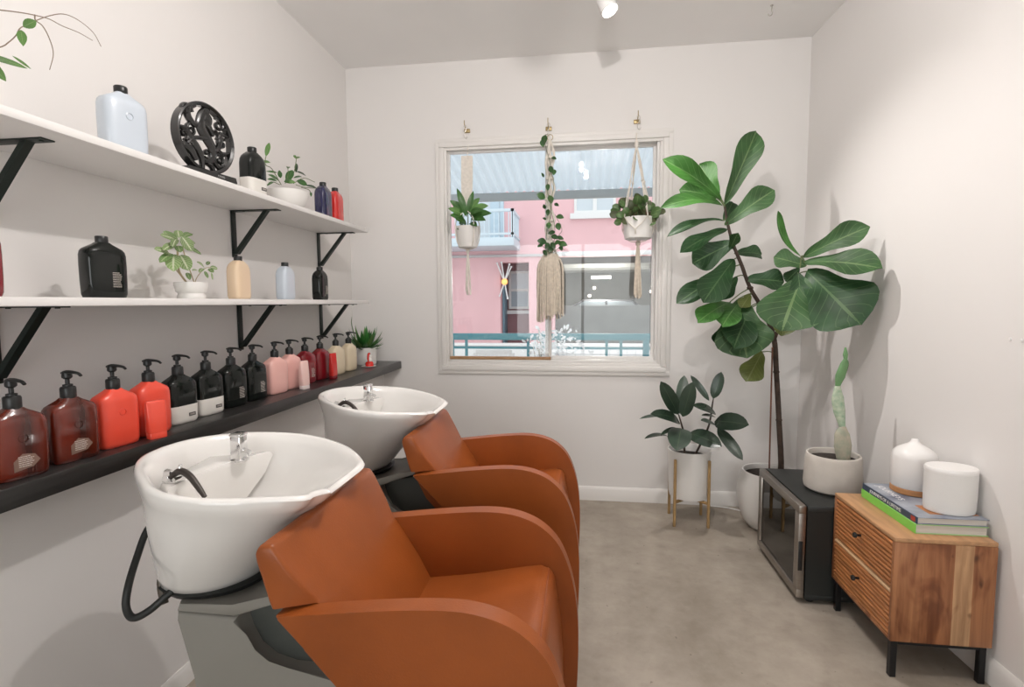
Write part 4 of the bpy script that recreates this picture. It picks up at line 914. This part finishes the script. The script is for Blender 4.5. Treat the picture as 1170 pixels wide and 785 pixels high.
# left: woven strap
c = HP(534.5, 283.5); cz = c.z
pl1 = pot_hung('hanging_foliage_plant', 'long leaved plant in a small white pot hanging at the left side of the window', c, .083, .062, .14, hg)
t = thing('macrame_strap_hanger', 'woven flat macrame strap hanger at the left side of the window', 'plant hanger', (c.x, HY, cz))
def H1(px, py, dy=0): return HP(px, py, dy)-V((c.x, HY, cz))
b = MB(); b.ribbon([H1(533.5, 178), H1(533.5, 205), H1(533.3, 226), H1(533, 242)], [.076, .078, .07, .045], .006, (1, 0, 0), 4); b.tube([H1(535, 166), H1(534, 178)], .003, 6); b.build('woven_strap', cotton_w, t)
b = MB()
for a in (.6, 2.2, 3.8, 5.4):
    r = .088; b.tube([H1(533, 240), V((math.cos(a)*r*.75, math.sin(a)*r*.6, .2)), V((math.cos(a)*r, math.sin(a)*r, .135)), V((math.cos(a)*.069, math.sin(a)*.069, .02)), V((0, 0, -.012))], .0035, 7, 5)
b.build('cords', cotton_w, t)
b = MB(); b.sphere((0, 0, -.02), (.013, .013, .018), 10, 7)
for k in range(9):
    a = k*2.4; b.tube([(0, 0, -.02), (.008*math.cos(a), .008*math.sin(a), -.1), (.016*math.cos(a), .012*math.sin(a), H1(534, 334).z+random.uniform(-.02, .01))], .0045, 6, 3)
b.build('tassel', cotton_w, t)
b = MB(); L0 = V(c)
lf1, lf2 = leaf_mat('hoya_leaf', (.05, .15, .03), (.12, .24, .08), .35, 6, .04, .2), leaf_mat('hoya_leaf_pale', (.12, .26, .07), (.25, .36, .14), .4, 6, .05, .25)
stemP = [V((0, 0, .12)), H1(533, 252), H1(533, 240)]
b.mi = 0
for (p0, p1, dy, w, mi) in [((533, 248), (522, 215), -.02, 7, 0), ((534, 246), (541, 218), .0, 6, 0), ((530, 243), (514, 229), -.05, 8, 0), ((529, 246), (512, 238), -.08, 8, 1), ((530, 250), (514, 246), -.08, 8, 0), ((533, 256), (520, 250), -.1, 8, 0), ((537, 247), (562, 244), -.06, 9, 0), ((540, 240), (558, 235), -.02, 8, 1), ((538, 250), (555, 252), -.1, 9, 0), ((536, 245), (552, 240), -.09, 8, 0), ((534, 260), (522, 262), -.07, 7, 0), ((537, 255), (545, 259), -.09, 7, 0), ((530, 260), (524, 255), -.09, 6, 0), ((535, 243), (548, 226), .04, 7, 1)]:
    p, q = HP(*p0), HP(*p1, dy); b.mi = mi; b.leaf(p-L0, q-L0, w*3.5/FPX*1.1, toward(q)+V((0, 0, .5)), .1, .15, .02, 'ell', 8)
b.build('foliage', [lf1, lf2], pl1, 60); b = MB(); b.tube([V((0, 0, .12)), V((.004, 0, .2)), HP(533, 240)-L0], .0035, 6, 3); b.tube([V((.01, 0, .12)), HP(540, 246)-L0], .003, 6); b.tube([V((-.01, 0, .12)), HP(528, 246)-L0], .003, 6); b.build('stems', green_stem, pl1)
# right: net of cords
c = HP(729, 273.5); L0 = V(c)
pl3 = pot_hung('hanging_round_leaf_plant', 'round leaved plant in a white pot hanging at the right side of the window', c, .098, .084, .135, hg)
t = thing('macrame_net_hanger', 'knotted macrame cord hanger at the right side of the window', 'plant hanger', (c.x, HY, c.z))
ap = HP(727.3, 165)-L0
b = MB(); b.tube([HP(727.5, 152)-L0, ap], .004, 7); b.lathe([(.010, -.02), (.013, 0), (.010, .02)], 12, ap)
for a in (.5, 2.07, 3.64, 5.21):
    r = .102; k1 = ap.lerp(V((math.cos(a)*r, math.sin(a)*r, .13)), .5)
    for s in (-1, 1): b.tube([ap, ap.lerp(k1, .5)+V((s*.004, 0, 0)), k1, k1.lerp(V((math.cos(a)*r, math.sin(a)*r, .135)), .5)+V((s*.005, 0, 0)), V((math.cos(a)*r, math.sin(a)*r, .135))], .0035, 6, 3)
    b.sphere(k1, (.008, .008, .012), 9, 6)
    for s in (-1, 1):
        a2 = a+s*.785; b.tube([V((math.cos(a)*r, math.sin(a)*r, .135)), V((math.cos((a+a2)/2)*.1, math.sin((a+a2)/2)*.1, .09)), V((math.cos(a2)*.096, math.sin(a2)*.096, .05)), V((math.cos(a2)*.06, math.sin(a2)*.06, -.004)), V((0, 0, -.02))], .003, 6, 4)
b.build('cords', cotton_w, t)
b = MB(); b.sphere((0, 0, -.026), (.015, .015, .02), 10, 7)
for k in range(14):
    a = k*2.4; q = .55+.45*(k % 3)/2; b.tube([(0, 0, -.03), (.010*math.cos(a), .010*math.sin(a), -.1), (.026*math.cos(a)*q, .02*math.sin(a)*q, HP(728, 338).z-L0.z+random.uniform(-.02, .012))], .005, 6, 3)
b.build('tassel', cotton, t)
pep, pep2 = leaf_mat('round_leaf', (.09, .17, .055), (.2, .28, .12), .35, 5, .06, .15), leaf_mat('round_leaf_dark', (.09, .11, .05), (.12, .14, .06), .35, 5, .06, .1)
b = MB(); rr = random.Random(5); st3 = MB()
for k in range(58):
    a = rr.uniform(0, 2*PI); q = rr.random()**.6; px = 729+math.cos(a)*q*29; py = 240+math.sin(a)*q*16+abs(math.cos(a))*q*6; dy = rr.uniform(-.13, .08)
    if py > 250 and abs(px-729) < 15: py -= 12
    cc = HP(px, py, dy*(1-.3*q))-L0; o = V((rr.uniform(-.05, .05), rr.uniform(-.05, .05), .13)); dd = (cc-o).normalized()
    ln = rr.uniform(.045, .07); b.mi = rr.random() < .3
    b.leaf(cc-dd*ln/2, cc+dd*ln/2, ln*.85, toward(cc+L0)+V((rr.uniform(-.5, .5), rr.uniform(-.3, .3), rr.uniform(-.2, .9))), .08, .12, .01, 'round', 7)
    if k % 2 == 0: st3.tube([o, (o+cc)/2+V((0, 0, .02)), cc-dd*ln/2], .0016, 5, 2)
b.build('foliage', [pep, pep2], pl3, 60); st3.build('stems', mat('reddish_stem', (.2, .08, .06), .5), pl3)
# middle: fringed holder with a vine climbing the strap
c = HP(629, 322); L0 = V(c); ptop = HP(628, 293).z-L0.z
t = thing('macrame_fringe_hanger', 'long macrame hanger with a thick cotton fringe at the middle of the window', 'plant hanger', c)
b = MB()
for k, dx in enumerate((-.016, -.005, .006, .017)):
    pts = [V(HP(627.5+(k-1.5)*.6, 160)-L0)]
    for i in range(1, 12): pts.append(V((HP(628.3, 160+i*11.2).x-L0.x+dx+.012*math.sin(i*1.9+k*1.57), .01*math.cos(i*1.9+k*1.57), HP(628, 160+i*11.2).z-L0.z)))
    pts.append(V((dx*2.2, 0, ptop+.02))); b.tube(pts, .008, 7, 4)
for k in range(5): b.box((HP(628.3, 180+k*24).x-L0.x, 0, HP(628, 180+k*24).z-L0.z), (.052, .026, .016), .005, 2)
b.build('braided_strap', cotton_w, t)
b = MB(); sec = []
rg = HP(628.5, 157)-L0
b.tube([rg+V((.018*math.cos(a), 0, .018*math.sin(a))) for a in [2*PI*k/20 for k in range(21)]], .0022, 7); b.build('ring', hookbr, t)
b = MB(); N1 = 46; rr = random.Random(3)
for k in range(N1):
    a = 2*PI*k/N1; rt = .05+.01*math.sin(a*4); rbm = .082+rr.uniform(-.01, .008); zt = ptop-.01-.045*abs(math.sin(a*.5+.8))*.6; zb = HP(628, 362).z-L0.z+rr.uniform(-.03, .035)+.02*math.cos(a)
    b.tube([V((rt*.7*math.cos(a), rt*.55*math.sin(a), ptop+.015)), V((rbm*.9*math.cos(a), rbm*.72*math.sin(a), ptop-.05)), V((rbm*math.cos(a), rbm*.75*math.sin(a), ptop-.16)), V(((rbm+rr.uniform(-.006, .01))*math.cos(a), rbm*.75*math.sin(a), zb))], [.0055, .0065, .0065, .0055], 6, 3)
b.build('fringe', cotton, t)
pl2 = thing('hanging_vine_plant', 'vine climbing the macrame strap from a pot inside the fringed holder', 'potted plant', c, 0, hg)
MB().lathe([(.035, -.06), (.042, -.055), (.05, ptop-.02), (.047, ptop-.018), (.045, ptop-.03)], 28).build('pot', mat('dark_pot', (.06, .045, .035), .6), pl2)
soil_disc(pl2, .045, ptop-.03)
vl, vl2 = leaf_mat('vine_leaf', (.03, .085, .025), (.07, .14, .05), .32, 4, .04, .15), leaf_mat('vine_leaf_light', (.055, .14, .04), (.1, .2, .07), .35, 4, .04, .2)
b = MB(); X = lambda px, py, dy=-.03: HP(px, py, dy)-L0
for pts in ([(628, 296), (624, 270), (630, 240), (625, 215), (629, 190), (624, 170), (622, 156), (626, 153)], [(631, 295), (634, 262), (629, 235), (633, 210), (628, 190)], [(630, 290), (638, 270), (642, 262), (634, 245)], [(628, 290), (621, 282), (615, 278)], [(631, 290), (638, 284), (646, 286)]):
    b.tube([X(*p, -.035+.03*math.sin(i*2)) for i, p in enumerate(pts)], .0016, 6, 4)
b.build('stems', green_stem, pl2)
b = MB()
for x, y, ang, l, w, mi in [(622, 160, 100, 12, 7, 0), (620, 164, 80, 9, 6, 1), (633, 181, 20, 6, 4, 0), (630, 194, 60, 9, 6, 0), (633, 197, 100, 7, 5, 1), (620, 200, 240, 6, 3, 0), (626, 214, 90, 8, 5, 0), (618, 224, 205, 11, 8, 1), (629, 228, 80, 10, 7, 1), (636, 234, 30, 6, 4, 0), (622, 236, 250, 6, 4, 0), (626, 243, 95, 8, 5, 0), (640, 248, 15, 9, 6, 1), (622, 250, 200, 5, 3, 0), (627, 258, 95, 8, 6, 1), (638, 259, 75, 9, 7, 1), (630, 266, 160, 9, 5, 0), (634, 271, 25, 9, 6, 0), (619, 276, 190, 11, 8, 0), (640, 272, 20, 9, 5, 0), (643, 279, 15, 11, 7, 1), (641, 284, 70, 6, 5, 0), (625, 281, 120, 8, 6, 0), (632, 281, 60, 9, 6, 0), (637, 277, 330, 8, 5, 1), (623, 289, 60, 8, 5, 0), (629, 285, 100, 8, 6, 0), (617, 281, 160, 7, 4, 0)]:
    a = math.radians(ang); p = X(x-math.cos(a)*l/2, y-math.sin(a)*l/2, -.03); q = X(x+math.cos(a)*l/2, y+math.sin(a)*l/2, -.055); b.mi = mi
    b.leaf(p, q, w*3.45/FPX, toward(q+L0)+V((rr.uniform(-.3, .3), 0, .3)), .1, .12, .01, 'ell', 7)
b.build('foliage', [vl, vl2], pl2, 60)
# ------------------------------------------------------------------ outside the window
pinkw = mat('pink_stucco', (.80, .50, .52), .85, var=.04, vscale=1.2)
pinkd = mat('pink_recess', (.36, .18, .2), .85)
tealp = mat('teal_paint', (.09, .27, .31), .45)
palebl = mat('pale_blue_paint', (.62, .72, .78), .5)
whitep = mat('exterior_white', (.8, .8, .79), .6)
greyc = mat('garage_grey', (.2, .2, .19), .8, var=.15, vscale=2)
gpane = mat('house_pane', (.35, .42, .48), .15); gpane2 = mat('house_pane_light', (.6, .66, .7), .3)
YO = 14.0
def W(px, py, y=YO): return ony(px, py, y)
def rect(p0, p1, y=YO):
    a, c = W(*p0, y), W(*p1, y); return a.x, c.x, c.z, a.z       # x0,x1,z0,z1
o = MB().bx(-14, 14, YB+T+.005, 30, -.1, 0).build('pavement', mat('pavement', (.62, .58, .56), .85, var=.08, vscale=1), smooth=0); o['kind'] = 'structure'
t = thing('pink_building', 'pink stucco building across the street seen through the window', 'building', (0, YO, 0))
dx0, dx1, dz0, dz1 = rect((571.5, 300), (604.5, 381)); dz0 = 0
gx0, gx1, gz0, gz1 = rect((634, 293), (790, 381)); gz0 = 0
b = MB(); TW = .3; ZTOP = 6.2
b.bx(-9, dx0, 0, TW, 0, ZTOP); b.bx(dx0, dx1, 0, TW, dz1, ZTOP); b.bx(dx1, gx0, 0, TW, 0, ZTOP); b.bx(gx0, gx1, 0, TW, gz1, ZTOP); b.bx(gx1, 9, 0, TW, 0, ZTOP)
b.build('facade', pinkw, t, smooth=0)
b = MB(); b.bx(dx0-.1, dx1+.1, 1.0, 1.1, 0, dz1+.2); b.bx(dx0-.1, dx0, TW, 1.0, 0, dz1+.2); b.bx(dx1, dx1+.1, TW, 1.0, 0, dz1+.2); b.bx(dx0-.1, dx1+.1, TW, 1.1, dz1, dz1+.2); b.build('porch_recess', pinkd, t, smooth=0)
x0, x1, z0, z1 = rect((571, 318), (578.5, 381), YO+.6); b = MB(); b.bx(dx0+.005, dx0+.05, .33, .98, 0.01, 2.0, .005); d = b.build('front_door', mat('blue_door', (.16, .30, .38), .5), t)
x0, x1, z0, z1 = rect((581.5, 310), (606, 353), YO+1); x1 = min(x1, dx1-.01)
b = MB(); ringframe(b, x0, x1, z0, z1, .07, .93, 1.0); zmid = z0+(z1-z0)*.5; b.bx(x0, x1, .94, 1.0, zmid-.04, zmid+.04); b.bx(x0-.12, x1, .88, 1.0, z0-.14, z0-.04); w_ = b.build('porch_window', whitep, t)
MB().bx(x0+.06, x1-.06, .965, .98, zmid, z1-.06).build('upper_pane', gpane2, w_, smooth=0); MB().bx(x0+.06, x1-.06, .965, .98, z0+.06, zmid).build('lower_pane', gpane, w_, smooth=0)
x0, x1, z0, z1 = rect((656, 219), (703.5, 243)); b = MB(); ringframe(b, x0, x1, z0, z1+.25, .07, -.04, .02); xm = (x0+x1)/2; b.bx(xm-.05, xm+.05, -.05, .02, z0, z1+.25); b.bx(x0-.1, x1+.1, -.1, .02, z0-.14, z0)
w_ = b.build('upper_window', whitep, t); MB().bx(x0+.06, x1-.06, -.02, -.005, z0+.06, z1+.2).build('pane', gpane2, w_, smooth=0)
# lintel band and pipe
a, c = W(630, 289), W(790, 289); MB().bx(a.x, c.x, -.1, 0, W(690, 292).z, W(690, 287).z, .01).build('lintel_band', whitep, t)
a, c = W(505, 294), W(633, 294); MB().bx(a.x-3, c.x, -.05, 0, a.z-.03, a.z+.04, .01).build('string_course', mat('pipe_grey', (.55, .52, .52), .6), t)
# balcony
y_b = -1.3; a, c = W(480, 280, YO+y_b), W(587, 280, YO+y_b); zs = W(550, 281, YO+y_b).z; zr = W(550, 239, YO+y_b).z
MB().bx(a.x-2, c.x, y_b, 0, zs, zs+.2, .01).build('balcony_slab', palebl, t)
b = MB(); b.bx(a.x-2, c.x, y_b, y_b+.06, zr-.07, zr, .01); b.bx(a.x-2, c.x, y_b, y_b+.05, zs+.26, zs+.31); b.bx(c.x-.06, c.x, y_b, 0, zr-.07, zr); b.bx(c.x-.06, c.x, y_b, 0, zs+.26, zs+.31)
xx = a.x-2
while xx < c.x: b.bx(xx, xx+.02, y_b+.015, y_b+.035, zs+.2, zr-.05); xx += .12
for k in range(11): b.bx(c.x-.04, c.x-.02, y_b+k*.12, y_b+k*.12+.02, zs+.2, zr-.05)
b.bx(c.x-.07, c.x, y_b, y_b+.07, zs+.2, zr); b.build('balcony_railing', palebl, t)
x0, x1, z0, z1 = rect((521, 215), (576, 275)); b = MB(); ringframe(b, x0, x1, zs+.2, z1, .1, -.04, .02); xm = x0+(x1-x0)*.8; b.bx(xm-.1, xm+.14, -.05, .02, zs+.2, z1); w_ = b.build('balcony_door', mat('balcony_door_blue', (.5, .62, .7), .5), t); MB().bx(x0+.08, x1-.08, -.02, -.005, zs+.25, z1-.08).build('pane', gpane2, w_, smooth=0)
# garage: ceiling, walls, low wall, lamps
b = MB(); b.bx(gx0-.2, gx1+.2, 7, 7.2, 0, gz1+.3); b.bx(gx0-.2, gx0, TW, 7, 0, gz1+.3); b.bx(gx1, gx1+.2, TW, 7, 0, gz1+.3); b.bx(gx0-.2, gx1+.2, TW, 7.2, gz1+.1, gz1+.3); b.build('garage_bay', greyc, t, smooth=0)
b = MB()
for k in range(4): b.bx(gx0, gx1, 1.2+k*1.5, 1.35+k*1.5, gz1-.12, gz1+.1)
b.build('ceiling_beams', greyc, t, smooth=0)
zl = W(690, 349, YO+.5).z; MB().bx(gx0, gx1, .42, .6, 0, zl, .02).build('low_wall', mat('low_wall_grey', (.17, .175, .165), .7, var=.2, vscale=3), t)
tubeem = mat('tube_light', (1, 1, 1), .4, emit=(1, .95, .88), estr=6); bulbem = mat('bulb_glow', (1, 1, 1), .4, emit=(1, .8, .6), estr=5); orem = mat('orange_bulb', (1, .5, .2), .4, emit=(1, .33, .08), estr=1.5)
a, c = W(676, 317, YO+3), W(698, 317, YO+3); MB().cyl((a.x, 3, a.z), (c.x, 3, a.z), .045).build('strip_light', tubeem, t)
for px, py in ((679, 329), (673.5, 338), (744, 333)): p = W(px, py, YO+5); MB().sphere((p.x, 5, p.z), .055, 10, 7).build('bulb', bulbem, t)
# a parked car inside the garage
cp = W(692, 380, YO+3); t = thing('parked_car', 'dark parked car in the garage across the street', 'car', (W(700, 350, YO+3.2).x, YO+3.2, 0))
carm = mat('car_paint', (.05, .05, .055), .25, coat=.6); b = MB()
b.prism([(-2.1, .3), (2.1, .3), (2.15, .75), (1.95, .92), (1.1, .98), (.55, 1.42), (-.95, 1.44), (-1.7, 1.0), (-2.1, .92)], -.85, .85, .06, 3); b.build('body', carm, t)
b = MB(); b.prism([(.95, 1.0), (.5, 1.36), (-.2, 1.38), (-.2, 1.0)], -.87, .87, .01); b.prism([(-.28, 1.0), (-.28, 1.38), (-.9, 1.38), (-1.45, 1.02)], -.87, .87, .01); b.build('windows', mat('car_glass', (.2, .23, .25), .1), t)
for sx in (-1.3, 1.3):
    for s in (-1, 1): MB().tube([(sx, s*.72, .32), (sx, s*.9, .32)], .32, 24).build('wheel', rubber_b, t)
MB().bx(-2.14, -2.05, -.8, -.5, .75, .9, .01).bx(-2.14, -2.05, .5, .8, .75, .9, .01).build('tail_light', mat('tail_red', (.7, .08, .06), .3), t)
# starburst lamp in the porch opening
p = W(576.5, 322, YO-.05); t = thing('starburst_lamp', 'starburst lamp of pale rods around an orange bulb by the pink doorway', 'lamp', (p.x, p.y, p.z))
MB().sphere((0, 0, 0), .085, 14, 9).build('bulb', orem, t, label='glowing orange bulb')
b = MB()
for e in ((568, 301), (573, 300), (582, 302), (580, 341), (584, 305), (571, 338)):
    q = W(*e, YO-.05)-p; b.cyl(q*-.15, q, .018, n=8); b.sphere(q, .03, 8, 5)
b.build('rods', whitep, t)
MB().cyl((0, 0, 0), (0, .35, 0), .02).build('wall_arm', whitep, t)

# low white wall across the street
t = thing('white_low_wall', 'low white wall along the far pavement behind the teal railing', 'low wall', (-1.5, 12.7, 0))
b = MB(); b.bx(-3.0, 6.5, -.12, .12, 0, .3, .02); b.bx(-3.05, 6.55, -.16, .16, .3, .36, .02); b.build('wall_body', whitep, t)
# teal railing
YR = 5.3
t = thing('teal_railing', 'teal metal railing just outside the window', 'railing', (0, YR, 0))
za, zb2 = W(630, 381, YR).z, W(630, 388.5, YR).z
MB().bx(-3, 3, -.03, .03, zb2, za, .004).build('top_rail', tealp, t); zc2 = W(630, 397.5, YR).z
MB().bx(-3, 3, -.015, .015, zc2-.012, zc2+.012).build('middle_rail', tealp, t)
MB().bx(-3, 3, -.015, .015, .1, .13).build('bottom_rail', tealp, t)
for px in (517.5, 533, 603.5, 619.5, 693, 709.5, 480, 780): q = W(px, 395, YR).x; MB().bx(q-.013, q+.013, -.013, .013, 0, zb2).build('baluster', tealp, t)
q = W(738, 395, YR).x; MB().bx(q-.028, q+.028, -.028, .028, 0, zb2).build('post', tealp, t)
b = MB(); q = W(638, 395, YR).x
while q < 2.9: b.bx(q-.0018, q+.0018, -.002, .002, .13, zc2); q += .085
for z in (.2, .29, .38, .47, .56, .65, .74, .83): b.bx(W(638, 395, YR).x, 2.9, -.002, .002, z-.0018, z+.0018)
b.build('wire_mesh', mat('wire_grey', (.45, .45, .47), .5), t, smooth=0)
# slatted chair on the walkway
p = W(564, 399.5, 4.55); t = thing('slatted_chair', 'white slatted outdoor chair back just below the window', 'chair', (p.x, 4.55, 0)); zt = p.z
MB().bx(-.16, .16, -.015, .015, zt-.04, zt, .006).bx(-.16, .16, -.012, .012, zt-.4, zt-.36).build('back_rail', whitep, t)
b = MB()
for k in range(9): b.bx(-.15+k*.0375-.009, -.15+k*.0375+.009, -.008, .008, zt-.37, zt-.03)
b.build('back_slats', whitep, t); MB().bx(-.19, .19, -.4, .02, .42, .45, .01).build('seat', whitep, t)
for sx in (-.17, .17):
    for yy, h in ((-.37, .42), (.0, zt-.03)): MB().bx(sx-.015, sx+.015, yy-.015, yy+.015, 0, h, .003).build('leg', whitep, t)
# pale flowering shrub by the railing
p = W(628, 395, 4.75); t = thing('white_shrub', 'pale white leaved shrub outside below the window mullion', 'shrub', (p.x, 4.75, 0))
wl = mat('white_leaf', (.83, .85, .86), .6); b = MB(); s_ = MB(); rr = random.Random(11)
for k in range(170):
    px = rr.gauss(634, 17) if k % 3 else rr.gauss(620, 8); py = rr.uniform(376, 410) if abs(px-634) < 26 else rr.uniform(386, 410)
    if px < 626: py = max(py, 368+rr.random()*30)
    q = W(px, py, 4.75+rr.uniform(-.12, .12))-V((p.x, 4.75, 0)); dd = V((rr.uniform(-1, 1), rr.uniform(-1, 1), rr.uniform(-.4, 1))).normalized(); l = rr.uniform(.03, .06)
    b.leaf(q, q+dd*l, l*.55, V((rr.uniform(-1, 1), -1, rr.uniform(-1, 1))), .1, .2, .03, 'ell', 4)
    if k % 9 == 0: s_.tube([(rr.uniform(-.05, .05), 0, .0), V((q.x*.5, q.y*.5, q.z*.6)), q], .004, 5, 3)
b.build('foliage', wl, t, 60); s_.build('stems', mat('pale_twig', (.5, .47, .42), .7), t)
t.location.z = 0
# corrugated porch roof over the walkway
roofm = bpy.data.materials.new('corrugated_sheet'); roofm.use_nodes = True; nt = roofm.node_tree; pb = nt.nodes['Principled BSDF']; pb.inputs['Base Color'].default_value = (.66, .72, .76, 1); pb.inputs['Roughness'].default_value = .5
trn = nt.nodes.new('ShaderNodeBsdfTranslucent'); trn.inputs['Color'].default_value = (.72, .8, .85, 1); msx = nt.nodes.new('ShaderNodeMixShader'); msx.inputs[0].default_value = .45
nt.links.new(pb.outputs[0], msx.inputs[1]); nt.links.new(trn.outputs[0], msx.inputs[2]); nt.links.new(msx.outputs[0], nt.nodes['Material Output'].inputs['Surface'])
ye, yw = 5.6, YB+T+.04; ze = W(629, 219, ye).z; zw = 2.78
t = thing('porch_roof', 'pale corrugated porch roof with a grey eave beam above the walkway', 'roof', (0, yw, 0))
b = MB(); n = 700; vs = []; fs = []
for i in range(n+1):
    x = -3.2+6.4*i/n; h = .019*math.sin(2*PI*x/.092); vs += [(x, 0, zw+h), (x, ye-yw+.06, ze+.012+h)]
for i in range(n): fs.append((2*i, 2*i+1, 2*i+3, 2*i+2))
b.faces(vs, fs); b.build('corrugated_sheet', roofm, t, 60)
MB().bx(-3.2, 3.2, ye-yw-.05, ye-yw, ze-.085, ze-.003, .004).build('eave_beam', mat('eave_grey', (.36, .38, .38), .6), t)
for x in (-3.1, 3.1): MB().bx(x-.05, x+.05, ye-yw-.08, ye-yw+.02, 0, ze-.08).build('roof_post', whitep, t)

# ------------------------------------------------------------------ light
w = bpy.data.worlds.new('sky'); SC.world = w; w.use_nodes = True; bg = w.node_tree.nodes['Background']; bg.inputs['Color'].default_value = (.93, .97, 1, 1); bg.inputs['Strength'].default_value = 1.55
spot((.115, 2.86, HC), (1.15, 2.3, .5), 'white ceiling spotlight with glowing lens at the top edge of the photo' , 80, .022, angle=100, blend=.9)
globe((-.02, 1.6, HC), 'glowing ceiling globe over the middle of the room, farther of its pair', 8, .02)
globe((.03, 1.25, HC), 'glowing ceiling globe over the middle of the room, nearer of its pair', 44, .016)
ld = bpy.data.lights.new('garage_lamp', 'POINT'); ld.energy = 420; ld.shadow_soft_size = .3; ld.color = (1, .95, .88)
lo = bpy.data.objects.new('garage_lamp', ld); COL.objects.link(lo); a = W(687, 322, YO+2.6); lo.location = (a.x, YO+2.4, a.z-.1)
vs = SC.view_settings; vs.view_transform = 'Standard'; vs.look = 'None'; vs.exposure = 0; vs.gamma = 1; vs.use_curve_mapping = False
